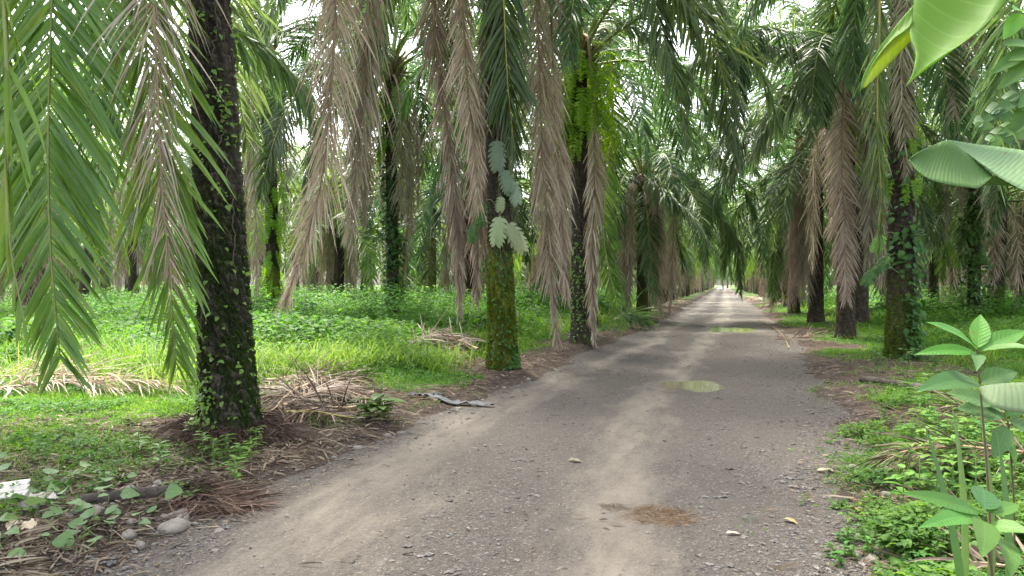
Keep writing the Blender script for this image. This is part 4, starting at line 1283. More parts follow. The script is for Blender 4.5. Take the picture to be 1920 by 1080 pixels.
GR = 'stones among the gravel on the right side of the road'
spots = [(1690, 838, .045, 'round pale stone at the right verge beside the dry frond', None), (1700, 962, .075, 'largest rounded stone beneath the shrub on the right verge', None),
         (1662, 925, .04, 'pale stone just left of the largest stone on the right verge', None), (1600, 880, .05, 'flat pinkish stone lying at the right road edge', None)]
for i, (px, py, s, lb, gp) in enumerate(spots):
    stone(gnd(px, py), s, 400 + i, lb, gp)
R = np.random.default_rng(77)
for i in range(26):
    px, py = R.normal(1430, 55), R.normal(975, 28)
    stone(gnd(px, py), R.uniform(.014, .04), 420 + i, 'small grey stone in the loose patch on the road right of the straw', 'stones in the loose patch right of the straw', flat=.5)
for i in range(30):
    px, py = R.uniform(1600, 1770), R.uniform(880, 1075)
    stone(gnd(px, py), R.uniform(.018, .05), 470 + i, 'river stone half sunk in the soil of the right verge', 'river stones on the right verge', flat=.6)
for i in range(40):
    px, py = R.uniform(120, 420), R.normal(960, 32)
    stone(gnd(px, py), R.uniform(.02, .055), 510 + i, 'tan river stone in the mulch at the foot of the left bank', 'river stones at the foot of the left bank', flat=.6)
stone(gnd(325, 992), .12, 590, 'wide flat tan slab stone at the left road edge', flat=.35)
stone(gnd(60, 955), .10, 591, 'ochre stone under the white board at lower left', flat=.6)
for i in range(26):
    px = R.uniform(620, 1180); py = float(np.interp(px, [620, 880, 1010, 1180], [865, 768, 708, 640])) + R.normal(-4, 5)
    stone(gnd(px, py), R.uniform(.02, .05), 600 + i, 'clod or stone lining the left road edge beyond the big trunk', 'stones lining the left road edge')


# ------------------------------------------------------------------ shaped leaves
def blade(base, d, nrm, L, W, bend=.5, fold=.15, shape='oval', ns=12, nc=5, wave=0.0, seed=0, twist=0):
    """one broad leaf as a curved sheet; returns verts, quads"""
    base = np.asarray(base, float); d = norm(np.asarray(d, float)); nrm = np.asarray(nrm, float)
    s_ = norm(np.cross(d, nrm)); nrm = np.cross(s_, d)
    t = np.linspace(0, 1, ns + 1)
    prof = {'oval': np.sin(np.pi * t ** .85) ** .8, 'lance': np.sin(np.pi * t ** .8) ** .9 * (1 - .15 * t), 'heart': np.where(t < .2, np.sqrt(np.clip(t / .2, 0, 1)) * .98, np.cos((t - .2) / .8 * np.pi / 2) ** .8)}[shape]
    prof = np.maximum(prof, .015)
    rows = []; p = base.copy(); dd = d.copy(); nn = nrm.copy()
    R = np.random.default_rng(seed)
    for i in range(ns + 1):
        for c in np.linspace(-1, 1, nc):
            rows.append(p + s_ * c * W * .5 * prof[i] + nn * (abs(c) * W * .5 * prof[i] * fold + wave * W * math.sin(t[i] * 17 + c * 2) * abs(c)))
        an = bend / ns
        dd, nn = dd * math.cos(an) - nn * math.sin(an), nn * math.cos(an) + dd * math.sin(an)
        if shape == 'heart' and i == 0: pass
        p = p + dd * L / ns
    q = []
    for i in range(ns):
        for c in range(nc - 1):
            a = i * nc + c; q.append([a, a + 1, a + 1 + nc, a + nc])
    q = np.array(q)
    U_, T_ = np.meshgrid(np.linspace(-1, 1, nc), t)
    BL[id(q)] = (q, np.stack([U_.ravel() * prof.repeat(nc), T_.ravel() * L / W, np.ones(U_.size)], -1))
    return np.array(rows), q


def lobed(base, d, nrm, L, W, bend=.5, lobes=6, seed=0):
    """a large leaf cut to finger lobes on both sides of the midrib"""
    mb = MB()
    V, f = blade(base, d, nrm, L * .96, W * .48, bend, .1, 'oval', 12, 5); mb.add(V, f)
    d = norm(np.asarray(d, float)); s_ = norm(np.cross(d, nrm)); nrm = np.cross(s_, d)
    t = np.linspace(.06, .88, lobes)
    for sg in (-1, 1):
        for i, tt in enumerate(t):
            an = bend * tt
            dd = d * math.cos(an) - nrm * math.sin(an)
            mid = np.array(base) + (d * math.sin(an) / max(an, 1e-3) * tt + (-nrm) * (1 - math.cos(an)) / max(an, 1e-3) * tt) * L if an > 1e-3 else np.array(base) + d * L * tt
            ln = W * .5 * (math.sin(math.pi * (tt * .8 + .16)) ** .6)
            w = L / lobes * .86
            V, f = blade(mid + s_ * sg * W * .02, s_ * sg * .8 + dd * (.35 + .6 * tt), nrm, ln * 1.15, w, .5, .05, 'oval', 5, 3)
            # blunt finger tips
            mb.add(V, f)
    return mb


def stemtube(pts, r0_, r1_, n=12, k=6):
    p, _ = spline(pts, n)
    return tube(p, np.linspace(r0_, r1_, n), k)


# ---- creepers on trunks
def creeper(T, patches, s0, mat, name, label, cat, seed, shape='oval', stems=4, zmax=4, group=None, smat='stemd', out=.05):
    R = np.random.default_rng(seed)
    mb = MB()
    for (z, th, sz, sth, n) in patches:
        zz = np.clip(R.normal(z, sz, n), .02, None); aa = R.normal(th, sth, n)
        P = T.surf(zz, aa, R.uniform(.01, out, n))
        rad = np.stack([np.cos(aa), np.sin(aa), np.zeros(n)], -1)
        D = rad * R.uniform(.2, .8, n)[:, None] + np.stack([-np.sin(aa), np.cos(aa), np.zeros(n)], -1) * R.normal(0, .6, n)[:, None] + Z * R.uniform(-.9, .3, n)[:, None]
        N = rad * .7 + Z * .7 + R.normal(0, .3, (n, 3))
        L = s0 * R.uniform(.55, 1.35, n)
        addleaves(mb, P, D, N, L, L * R.uniform(.6, .85, n), 0)
    for i in range(stems):
        z, th, sz, sth, n = patches[int(R.integers(0, len(patches)))]
        m = 26; zz = np.linspace(max(.02, z - sz * 1.6), z + sz * 1.6, m)
        aa = th + R.normal(0, sth * .7) + np.cumsum(R.normal(0, .07, m))
        V, f = tube(T.surf(zz, aa, .025), .006, 5); mb.add(V, f, 1)
    b = T.b
    o = mb.build(name, [M[mat], M[smat]], loc=b, recentre=True)
    return tag(o, label, cat, group)


# angle on the trunk that faces the camera
FACE = lambda T: math.atan2(-T.b[1], -T.b[0])
f1 = FACE(T1)
creeper(T1, [(3.05, f1 + .25, .12, .25, 40), (2.75, f1 + .45, .12, .2, 22), (2.2, f1 + .1, .1, .3, 12), (3.6, f1 - .1, .15, .3, 9), (4.0, f1 + 1, .4, .2, 25), (2.45, f1 - .7, .1, .15, 12), (1.9, f1, .3, .6, 5),
             (1.0, f1 + .2, .42, .7, 34), (.55, f1 + .9, .3, .3, 20), (.4, f1 - .85, .2, .25, 70), (.15, f1 - 1.0, .1, .35, 80), (.8, f1 - 1.1, .3, .2, 14), (1.6, f1 + .9, .5, .2, 12)],
        .05, 'vinebright', 'creeping_vine', 'bright yellow-green creeper dotted over the dark first trunk', 'vine', 5)
f2 = FACE(T2)
creeper(T2, [(.35, f2, .25, .9, 130), (.1, f2 + .9, .1, .4, 120), (1.7, f2 + .3, .25, .4, 50), (1.2, f2 - .2, .4, .8, 60)], .05, 'vine', 'creeping_vine', 'small green creeper around the foot of the moss-covered trunk', 'vine', 6)
f4 = FACE(T4)
creeper(T4, [(.4 + .42 * i, f4 + (i % 3 - 1) * .6, .22, .9, 30 + 45 * (i % 3)) for i in range(11)], .13, 'vine', 'creeping_vine', 'dark green round-leaved creeper sheathing the slender left trunk', 'vine', 7, out=.16)
f3 = FACE(T3)
creeper(T3, [(.6 + .4 * i, f3, .3, .9, 70) for i in range(5)], .06, 'vinebright', 'creeping_vine', 'small bright creeper on the lower trunk under the open crown', 'vine', 8)
fr = FACE(TR1)
creeper(TR1, [(.25, fr + .7, .2, .4, 70), (.8, fr + .8, .4, .3, 60), (1.5, fr + .9, .3, .3, 30), (2.1, fr + .3, .25, .7, 60), (2.9, fr + .2, .3, .6, 30), (4.0, fr + .1, .3, .6, 26), (5.0, fr - .4, .3, .5, 20)], .13, 'vine',
        'creeping_vine', 'dark glossy creeper climbing the thick right-hand trunk', 'vine', 9, out=.14, stems=9)
f5 = FACE(TR5)
creeper(TR5, [(.6 + .5 * i, f5, .3, 1.2, 40 + 50 * (i % 2)) for i in range(10)], .18, 'vine', 'creeping_vine', 'thick leafy creeper around the trunk behind the ribbed leaf', 'vine', 10, out=.3)
f55 = FACE(T5)
creeper(T5, [(3.4, f55 + .6, .4, .6, 80), (2.6, f55, .5, .8, 60), (4, f55 + .8, .3, .6, 70)], .16, 'vine', 'creeping_vine', 'heart-leaved creeper under the yellowish ferns', 'vine', 11, out=.2)


# ---- ferns on the trunks
def fernmesh(T, z0, z1, n, Lf, seed, hang=.6, mat='fern', th0=None, spread=3.2):
    R = np.random.default_rng(seed)
    mb = MB()
    for i in range(n):
        z = R.uniform(z0, z1); a = (R.uniform(0, 6.28) if th0 is None else th0 + R.uniform(-spread, spread))
        p = T.surf(np.array(z), np.array(a), 0.0)
        L = Lf * R.uniform(.6, 1.2)
        bp = bendpath(R.uniform(-25, 55), L, 6 * hang * R.uniform(.8, 1.6), n=14, curl=R.uniform(-.6, .6))
        fm = frond(bp, Yax, nl=int(20 + 10 * Lf), Lm=.085 + .02 * Lf, wd=.026, pet=.08, a0=80, a1=60, plum=.15, grav=.12, S=2, fold=0, r0=.005, r1=.002, rs=3, seed=int(seed * 100 + i), jitter=.06, miss=.02)
        mb.merge(fm, rotz(a, 1, p - T.b))
    return mb


def fern(T, z0, z1, n, Lf, seed, label, **kw):
    o = fernmesh(T, z0, z1, n, Lf, seed, **kw).build('hanging_fern', [M['fern'], M['stem']], loc=T.b)
    return tag(o, label, 'fern')


fern(T3, 4.9, 6.7, 190, 1.35, 1, 'bright green ferns hanging in a tuft under the open brown crown', hang=.62)
fern(T4, 5.3, 7.5, 110, .8, 2, 'mass of green ferns drooping from the slender left trunk', hang=1.2)
fern(T5, 3.6, 5.6, 80, .9, 3, 'yellowish ferns hanging from the green trunked palm', hang=1.2)
fern(T6, .3, 8.8, 260, .8, 4, 'column of yellow-green ferns covering the trunk behind the big dark one', hang=.8)
fern(TR2, 4.6, 6.3, 70, .6, 5, 'ferns tucked under the crown behind the long dry frond', hang=1)
fern(TR4, .3, 3, 30, .5, 6, 'ferns low on the slim right trunk', hang=1)
fern(TR1, 3.4, 6.5, 40, .5, 7, 'thin ferns high on the thick right-hand trunk', hang=1.2)


# ---- moss tufts in the bark of the first trunks
def mosstufts(T, parent, zc, n, mat, seed, size=.02):
    R = np.random.default_rng(seed)
    z = np.abs(R.normal(0, zc, n)); a = R.uniform(0, 6.28, n)
    k = vn(a * 1.5 + 3, z * 2.2, .5, seed) * .6 + vn(a * 4 + 3, z * 7, .6, seed + 1) * .6 > .52
    z, a = z[k], a[k]; m = len(z)
    P = T.surf(z, a, R.uniform(-.01, .018, m)) - T.b
    rad = np.stack([np.cos(a), np.sin(a), np.zeros(m)], -1)
    D = rad + R.normal(0, .6, (m, 3)) - Z * .3
    W = np.cross(D, R.normal(0, 1, (m, 3)))
    V, f = strips(P, D, W, size * R.uniform(.6, 1.8, m), size * .55 * R.uniform(.6, 1.4, m), .4, 2, [1, .8, .2])
    mb = MB(); mb.add(V, f)
    return mb.build('moss', M[mat], parent)


mosstufts(T1, P1, 1.3, 30000, 'mossd', 21, .017)
mosstufts(T2, P2, .85, 30000, 'moss', 22, .03)
mosstufts(TR1, PR1, .7, 9000, 'moss', 23, .03)


# ---- the pale lobed leaves on the second trunk
def monstera(px, py, dpt, L, W, dirpx, mat, label, seed):
    R = np.random.default_rng(seed)
    p = A(px, py, dpt)
    q_ = A(px + dirpx[0], py + dirpx[1], dpt - .12)
    mb = lobed(p, q_ - p, -FWD + Z * .4 + RIGHT * R.normal(0, .25), L * .8, W * .85, .4, 7, seed)
    cz = p[2] - T2.b[2]
    a0_ = T2.surf(np.array(cz - .15), np.array(f2), 0.02)
    V, f = stemtube([a0_, (a0_ + p) / 2 + Z * .12, p], .008, .005); mb.add(V, f, 1)
    o = mb.build('climbing_leaf', [M[mat], M['stem']], loc=p, recentre=True)
    return tag(o, label, 'leaf')


AK = DEP(b2) / 13.2
monstera(932, 262, 12.9, .66, .42, (2, 60), 'mon', 'topmost big slotted grey-green leaf on the second trunk', 1)
monstera(945, 318, 12.9, .5, .38, (18, 60), 'mon', 'slotted grey-green leaf second from the top on the mossy palm', 2)
monstera(940, 368, 12.9, .32, .26, (0, 60), 'monpale', 'small pale slotted leaf in the middle of the climbing row', 3)
monstera(938, 405, 12.85, .62, .42, (-12, 60), 'monpale', 'cream slotted leaf hanging left at the bottom of the climbing row', 4)
monstera(950, 418, 12.85, .7, .42, (38, 60), 'monpale', 'cream slotted leaf pointing down right at the bottom of the climbing row', 5)
monstera(958, 340, 13.0, .5, .36, (25, 60), 'mon', 'shaded slotted leaf behind the pale climbing leaves', 6)
monstera(905, 380, 13.1, .5, .34, (-10, 60), 'shrubd', 'dark green slotted leaf on the left side of the second trunk', 7)
monstera(888, 420, 13.1, .4, .3, (-14, 60), 'shrubd', 'lowest dark slotted leaf left of the second trunk', 8)

R = np.random.default_rng(44)
mb = MB()
for kk in range(3):
    zz = np.linspace(1.4, 5.6, 50); aa = f2 + .3 * kk - .2 + np.cumsum(R.normal(0, .06, 50))
    V, f = tube(T2.surf(zz, aa, .02), .011, 6); mb.add(V, f)
tag(mb.build('climbing_vine', M['stemd'], loc=T2.b, recentre=True), 'brown climbing stems running up the trunk behind the slotted leaves', 'vine')
# right trunk slotted leaves
AK = DEP(r1) / 15.0
for i, (px, py, L, dx, lb) in enumerate([(1655, 440, .5, -20, 'bright lobed leaf jutting left from the right-hand creeper'), (1668, 480, .55, -40, 'drooping lobed leaf left of the thick right-hand trunk'),
                                         (1640, 505, .5, -30, 'lowest lobed leaf left of the thick right-hand trunk'), (1716, 445, .4, 25, 'lobed leaf on the right flank of the thick right-hand trunk')]):
    p = A(px, py, 14.7); mb = lobed(p, A(px + dx, py + 34, 14.5) - p, -FWD * .6 + Z, L * .8, L * .6, .5, 6, i)
    a0_ = TR1.surf(np.array(p[2] - TR1.b[2] - .1), np.array(fr), .0)
    V, f = stemtube([a0_, (a0_ + p) / 2 + Z * .1, p], .008, .005); mb.add(V, f, 1)
    tag(mb.build('climbing_leaf', [M['vine' if i else 'vinebright'], M['stem']], loc=p, recentre=True), lb, 'leaf')


AK = 1.0
# ------------------------------------------------------------------ root mound at the first trunk
R = np.random.default_rng(88)
nr, na_ = 22, 90
th = np.linspace(0, 6.2832, na_, endpoint=False); rr = np.linspace(.2, .78, nr)
RG, TG = np.meshgrid(rr, th, indexing='ij')
lob = 1 + .25 * np.sin(TG * 2 + .4) + .15 * np.sin(TG * 5)
X = b1[0] + RG * lob * np.cos(TG) * .95; Y = b1[1] + RG * lob * np.sin(TG) * .8
Zm = np.array(hz(X, Y)); k = 1 - ss(.2, .78, RG)
Zm = Zm + k * .15 + (.11 * (vn(X, Y, .12, 91) - .5) + .07 * (vn(X, Y, .05, 92) - .5)) * ss(.78, .5, RG) - .06 * ss(.55, .78, RG)
V = np.stack([X - b1[0], Y - b1[1], Zm - b1[2]], -1).reshape(-1, 3)
i = np.arange(nr - 1)[:, None]; j = np.arange(na_)[None]
f = np.stack([i * na_ + j, i * na_ + (j + 1) % na_, (i + 1) * na_ + (j + 1) % na_, (i + 1) * na_ + j], -1).reshape(-1, 4)
mb = MB(); mb.add(V, f, 1)
n = 2600
a = R.uniform(0, 6.28, n); r = .24 + .5 * R.beta(1.2, 2.2, n)
x = b1[0] + r * np.cos(a); y = b1[1] + r * .85 * np.sin(a)
z = hz(x, y) + .14 * (1 - ss(.2, .78, r)) + R.uniform(-.02, .06, n)
D = np.stack([np.cos(a) + R.normal(0, .9, n), np.sin(a) + R.normal(0, .9, n), R.normal(0, .35, n)], -1)
Wv = R.normal(0, 1, (n, 3))
V, f = strips(np.stack([x, y, z], -1) - b1, D, Wv, R.uniform(.04, .26, n), R.uniform(.003, .009, n), R.uniform(.1, .5, n), 4)
mb.add(V, f, 0)
mb.build('root_mound', [M['root'], M['soil']], P1)


# ------------------------------------------------------------------ fallen fronds and heaps
def fallen(p0, p1, label, group=None, seed=0, mat='dead', nl=70, Lm=.6, wd=.016, a0=55, a1=25, lift=.06, rmat='rachisd', name='fallen_frond', arch=.1, plum=.5, grav=.10, r0=.03):
    p0 = np.array(p0); p1 = np.array(p1)
    R = np.random.default_rng(seed)
    L = np.linalg.norm(p1 - p0)
    t = np.linspace(0, 1, 26)
    sv_ = norm(np.cross(p1 - p0, Z))
    P = p0 + (p1 - p0) * t[:, None] + sv_ * (np.sin(t * math.pi)[:, None] * L * R.uniform(-.08, .08))
    P[:, 2] = hz(P[:, 0], P[:, 1]) + lift + arch * np.sin(t * math.pi)
    mb = frond(P, sv_, nl=nl, Lm=Lm, wd=wd, pet=.08, a0=a0, a1=a1, plum=plum, grav=grav, S=5, fold=.5, r0=r0, r1=.006, seed=seed, jitter=.15, lenvar=.3, miss=.1, clampz=True, up=(0, 0, 1))
    o = mb.build(name, [M[mat], M[rmat]], loc=P[0], recentre=True)
    return tag(o, label, 'palm frond', group)


fallen(gnd(-60, 725), gnd(330, 742), 'long grey dry frond lying across the grass at far left', seed=1, mat='deadpink', nl=120, Lm=.75, lift=.12, arch=.08, wd=.014)
fallen(gnd(-40, 745), gnd(240, 738), 'flattened dry frond tucked under the long grey one at far left', seed=2, nl=80, Lm=.6, lift=.06)
for i, (a_, b_) in enumerate([((700, 742), (480, 765)), ((690, 760), (470, 735)), ((665, 778), (490, 800)), ((560, 722), (720, 770)), ((500, 730), (690, 728)), ((520, 790), (650, 745)), ((610, 735), (490, 815))]):
    fallen(gnd(*a_), gnd(*b_), 'brown dry frond in the heap just right of the first trunk', 'dry fronds heaped right of the first trunk', seed=10 + i, mat='dead' if i % 2 else 'litter', nl=75, Lm=.5, lift=.03 + .02 * i, arch=.06, wd=.014)
fallen(gnd(485, 790), gnd(665, 802), 'yellowish bare midrib lying in front of the heap of dry fronds', seed=30, nl=12, Lm=.2, rmat='rachisy', lift=.10, arch=.03, r0=.018)
for i, (a_, b_) in enumerate([((905, 640), (860, 685)), ((910, 655), (840, 675)), ((895, 672), (780, 664)), ((760, 672), (860, 660))]):
    fallen(gnd(*a_), gnd(*b_), 'grey-brown dry frond dumped left of the moss-covered trunk', 'dry fronds dumped left of the mossy trunk', seed=40 + i, nl=70, Lm=.5, lift=.08 + .05 * i, arch=.15, wd=.022)
fallen(gnd(1440, 640), gnd(1600, 628), 'dry frond lying at the foot of the palm with the long brown frond', seed=60, nl=80, Lm=.6, wd=.018, r0=.014, lift=.03, arch=.03, mat='litter', rmat='petiole')
fallen(gnd(1150, 615), gnd(1215, 620), 'green fallen frond at the left road edge beyond the open crown', seed=61, mat='green', rmat='rachis', nl=70, Lm=.8, wd=.04, lift=.25, arch=.2)
fallen(gnd(1480, 655), gnd(1415, 600), 'dark fallen frond along the right road edge near the puddle', seed=62, nl=50, Lm=.35, wd=.02, r0=.014, lift=.03, arch=.03, mat='litter', rmat='petiole')
fallen(gnd(1960, 800), gnd(1700, 778), 'dry frond lying behind the shrubs at the right', seed=63, nl=70, Lm=.5, wd=.012, mat='litter')
fallen(gnd(2010, 905), gnd(1650, 898), 'dark weathered frond with split midrib sticking out toward the road at right', seed=64, nl=60, Lm=.5, mat='litter', lift=.16, arch=.05, rmat='petiole', wd=.012)
fallen(gnd(1990, 1100), gnd(1760, 1062), 'curled brown dead leaves in the lower right corner', seed=65, nl=60, Lm=.3, mat='litter', lift=.03, wd=.014, arch=.03)
for i, (px, py) in enumerate([(1470, 570), (1440, 561), (1262, 575), (1290, 567)]):
    fallen(gnd(px, py), gnd(px - 40 + 60 * (i > 1) * 0, py + 4), 'dry frond dropped on the verge far down the road', 'dropped fronds far down the verges', seed=70 + i, nl=50, Lm=.8, wd=.05, lift=.1)
for i, (px, py, L, an, lb) in enumerate([(300, 918, .45, .2, 'bright green fern frond lying across the mulch, longest one'), (690, 0, 0, 0, None), (340, 815, .3, .5, 'yellow-green fern frond on the mulch above the others'), (170, 810, .4, .1, None),
                                         (100, 905, .4, .4, 'faded fern frond at the left over the mulch'), (345, 945, .14, 1.4, 'short fern tip in front of the stones')]):
    if not lb: continue
    p = gnd(px, py); q_ = p + np.array([math.cos(an) * L, math.sin(an) * L, 0])
    t = np.linspace(0, 1, 12)[:, None]; P = p + (q_ - p) * t; P[:, 2] = hz(P[:, 0], P[:, 1]) + .05 + .03 * np.sin(t[:, 0] * 3.14)
    mb = frond(P, norm(np.cross(q_ - p, Z)), nl=22, Lm=.07, wd=.02, pet=.05, a0=80, a1=60, plum=.15, grav=.05, S=2, fold=0, r0=.004, r1=.002, rs=4, seed=i, up=(0, 0, 1))
    tag(mb.build('fern_frond', [M['lime'], M['stem']], loc=p, recentre=True), lb, 'fern')

# logs
def log(p0, p1, r, label, seed):
    p0 = np.array(p0); p1 = np.array(p1); t = np.linspace(0, 1, 30)[:, None]
    P = p0 + (p1 - p0) * t; P[:, 2] = hz(P[:, 0], P[:, 1]) + r * .7
    P[:, :2] += (vn(t[:, 0] * 6, t[:, 0] * 0, 1, seed)[:, None] - .5) * r * 1.5
    R = np.random.default_rng(seed)
    V, f = tube(P, r * (1 + .25 * (vn(t[:, 0] * 14, t[:, 0] * 3, 1, seed + 2) - .5)) * np.concatenate([[.4], np.ones(28), [.35]]), 14)
    V = V + (vn(V[:, 0] * 9, V[:, 2] * 20 + V[:, 1] * 9, 1, seed + 5)[:, None] - .5) * r * .5
    mb = MB(); mb.add(V, f)
    tag(mb.build('fallen_log', M['log'], loc=P[0], recentre=True), label, 'log')


log(gnd(1612, 715), gnd(1760, 742), .055, 'dark rotting log lying in the grass on the right verge', 1)
log(gnd(150, 948), gnd(330, 925), .045, 'blackened rotten stick lying among the stones at lower left', 2)
log(gnd(1560, 882), gnd(1542, 902), .018, 'short dark stick on the right road edge', 3)


# little heaps of straw
def heap(c, rx, ry, n, h, mat, label, cat, name, seed, L=(.04, .16), wd=.003):
    R = np.random.default_rng(seed)
    a = R.uniform(0, 6.28, n); r = np.sqrt(R.random(n)) * R.uniform(.6, 1, n)
    x = c[0] + rx * r * np.cos(a); y = c[1] + ry * r * np.sin(a)
    z = np.maximum(hz(x, y), roadz(x, y)) + .004 + h * (1 - r) ** .7 * R.random(n)
    az_ = R.uniform(0, 6.28, n)
    D = np.stack([np.cos(az_), np.sin(az_), R.normal(0, .12, n)], -1)
    V, f = strips(np.stack([x, y, z], -1), D, R.normal(0, 1, (n, 3)), R.uniform(*L, n), np.full(n, wd), .05, 4)
    mb = MB(); mb.add(V, f)
    return tag(mb.build(name, M[mat], loc=c, recentre=True), label, cat)


heap(gnd(1240, 975), .28, .26, 1300, .008, 'straw', 'orange-brown patch of straw fibres on the road', 'straw', 'straw_patch', 1, (.02, .09), .0022)
heap(gnd(1150, 960), .12, .10, 200, .02, 'litter', 'thin scatter of fibres left of the orange straw', 'straw', 'straw_patch', 2, (.02, .08), .002)
heap(gnd(395, 945), .36, .28, 1500, .08, 'fibre', 'heap of reddish palm fibres below the first trunk by the road', 'palm fibre', 'fibre_heap', 3, (.1, .4), .006)
heap(gnd(375, 930), .16, .14, 900, .16, 'root', 'dark clump of rotten fibre on top of the reddish fibres', 'palm fibre', 'fibre_heap', 4, (.03, .12), .006)
heap(gnd(620, 745), .55, .4, 1800, .12, 'litter', 'brown twiggy mulch under the heap of dry fronds', 'mulch', 'mulch_heap', 5, (.1, .4), .01)

# debris: plastic sheet, boards
def crumple(c, L, W, label, name, cat, mat, seed, h=.05, ang=0.0, nx=30, ny=12):
    R = np.random.default_rng(seed)
    u, v = np.meshgrid(np.linspace(-.5, .5, nx), np.linspace(-.5, .5, ny), indexing='ij')
    X = u * L; Y = v * W * (1 - .6 * np.abs(u * 2) ** 1.5) + .1 * W * np.sin(u * 9)
    Zz = h * (vn(u * 14, v * 5, 1, seed)) + h * .6 * vn(u * 30, v * 16, 1, seed + 1)
    x = c[0] + X * math.cos(ang) - Y * math.sin(ang); y = c[1] + X * math.sin(ang) + Y * math.cos(ang)
    z = np.maximum(hz(x, y), roadz(x, y)) + .008 + Zz
    i = np.arange(nx - 1)[:, None]; j = np.arange(ny - 1)[None]; a = i * ny + j
    f = np.stack([a, a + 1, a + 1 + ny, a + ny], -1).reshape(-1, 4)
    mb = MB(); mb.add(np.stack([x, y, z], -1).reshape(-1, 3), f)
    return tag(mb.build(name, mat, loc=c, recentre=True), label, cat)


M['plastic'] = rockmat('plastic_sheet', (.075, .078, .085), (.115, .118, .125), 6, .75, .1)
M['board'] = rockmat('white_board', (.30, .28, .25), (.45, .43, .39), 4, .7, .1)
M['cardboard'] = rockmat('pale_scrap', (.38, .3, .2), (.55, .46, .34), 4, .8, .2)
crumple(gnd(860, 751), .9, .16, 'torn whitish plastic sheet crumpled on the left verge', 'plastic_sheet', 'plastic sheet', M['plastic'], 1, .04, .1)
crumple(gnd(800, 745), .45, .1, 'smaller strip of pale plastic left of the torn sheet', 'plastic_sheet', 'plastic sheet', M['plastic'], 2, .035, .5)
crumple(gnd(75, 938), .22, .12, 'crumpled off-white scrap beside the white board', 'paper_scrap', 'scrap', M['board'], 3, .03, .3)
crumple(gnd(40, 992), .2, .1, 'tan scrap lying among the stones at lower left', 'paper_scrap', 'scrap', M['cardboard'], 4, .03, .1)
c = gnd(12, 940)
mb = MB()
for k in range(3):
    o_ = np.array([-.02 + 0 * k, .075 * k - .07, .05])
    bx = np.array([[-.2, 0, 0], [.16 - .02 * k, 0, 0], [.16 - .02 * k, .07, 0], [-.2, .07, 0], [-.2, 0, .012], [.16 - .02 * k, 0, .012], [.16 - .02 * k, .07, .012], [-.2, .07, .012]]) + o_
    mb.add(bx, [[0, 3, 2, 1], [4, 5, 6, 7], [0, 1, 5, 4], [1, 2, 6, 5], [2, 3, 7, 6], [3, 0, 4, 7]], 0, False)
o = mb.build('white_board', M['board'], loc=c); o.rotation_euler = (.25, -.1, .5); tag(o, 'chipped white slatted board lying at the left edge of the mulch', 'board')


# fallen dry leaves
def dryleaf(px, py, L, W, ang, label, mat='dead', bend=.8):
    p = gnd(px, py); p[2] = max(p[2], float(roadz(p[0], p[1]))) + .012
    V, f = blade(p, [math.cos(ang), math.sin(ang), .25], [0, 0, 1], L, W, bend, .3, 'lance', 10, 5, .05)
    mb = MB(); mb.add(V, f)
    tag(mb.build('fallen_leaf', M[mat], loc=p, recentre=True), label, 'fallen leaf')


dryleaf(1065, 872, .14, .07, .1, 'curled grey dry leaf alone in the middle of the road')
dryleaf(1468, 985, .11, .05, -.5, 'orange-red fallen leaf near the loose stones on the road', 'straw')
dryleaf(1475, 922, .12, .035, .0, 'pinkish dry leaf on the road between the stones and the verge')
dryleaf(1530, 890, .22, .08, .2, 'large pale curled leaf at the right road edge', 'deadpink')
dryleaf(1360, 1013, .12, .04, .3, 'pale pink leaf at the bottom of the road')
dryleaf(1590, 962, .13, .05, -.6, 'brown leaf tipped on edge near the river stones', 'straw')
dryleaf(1140, 994, .12, .018, .1, 'thin dark leaf sliver left of the straw', 'litter')
dryleaf(1395, 865, .06, .03, .5, 'tiny yellow leaf on the gravel right of centre', 'straw')
dryleaf(1645, 885, .2, .06, .3, 'tan curled leaf half under the grass on the right verge', 'deadpink')


# ------------------------------------------------------------------ broad-leaved plants
# bean-like vine at the lower left
R = np.random.default_rng(5)
mb = MB(); pts = [(15, 900), (85, 905), (150, 895), (120, 940), (190, 945), (60, 945), (35, 1000), (75, 1025), (140, 1030), (110, 985), (175, 985), (215, 985), (155, 1000), (205, 1010), (225, 955), (245, 935), (262, 995), (290, 960), (180, 1030), (0, 1035), (20, 960), (240, 905), (310, 945), (130, 965), (95, 965), (50, 1040), (0, 990), (170, 960)]
pts = pts + [(a + R.normal(0, 22), b + R.normal(0, 16)) for a, b in pts[:22]]
for i, (px, py) in enumerate(pts):
    p = gnd(px, py) + Z * R.uniform(.02, .10)
    a = R.uniform(0, 6.28); L = R.uniform(.06, .125)
    V, f = blade(p, [math.cos(a), math.sin(a), .15], Z + R.normal(0, .4, 3) - FWD * .3, L, L * .95, R.uniform(.2, .8), .12, 'heart', 9, 5, .02)
    mb.add(V, f, 0)
    g0 = np.array([p[0] + R.normal(0, .05), p[1] + R.normal(0, .05), float(hz(p[0], p[1]))])
    V, f = stemtube([g0, (g0 + p) / 2 + R.normal(0, .01, 3), p], .003, .0025, 6, 5); mb.add(V, f, 1)
o = mb.build('bean_vine', [M['bean'], M['stem']], loc=gnd(130, 1000), recentre=True); tag(o, 'low bean-like vine with pale triangular leaves in the lower left corner', 'vine')


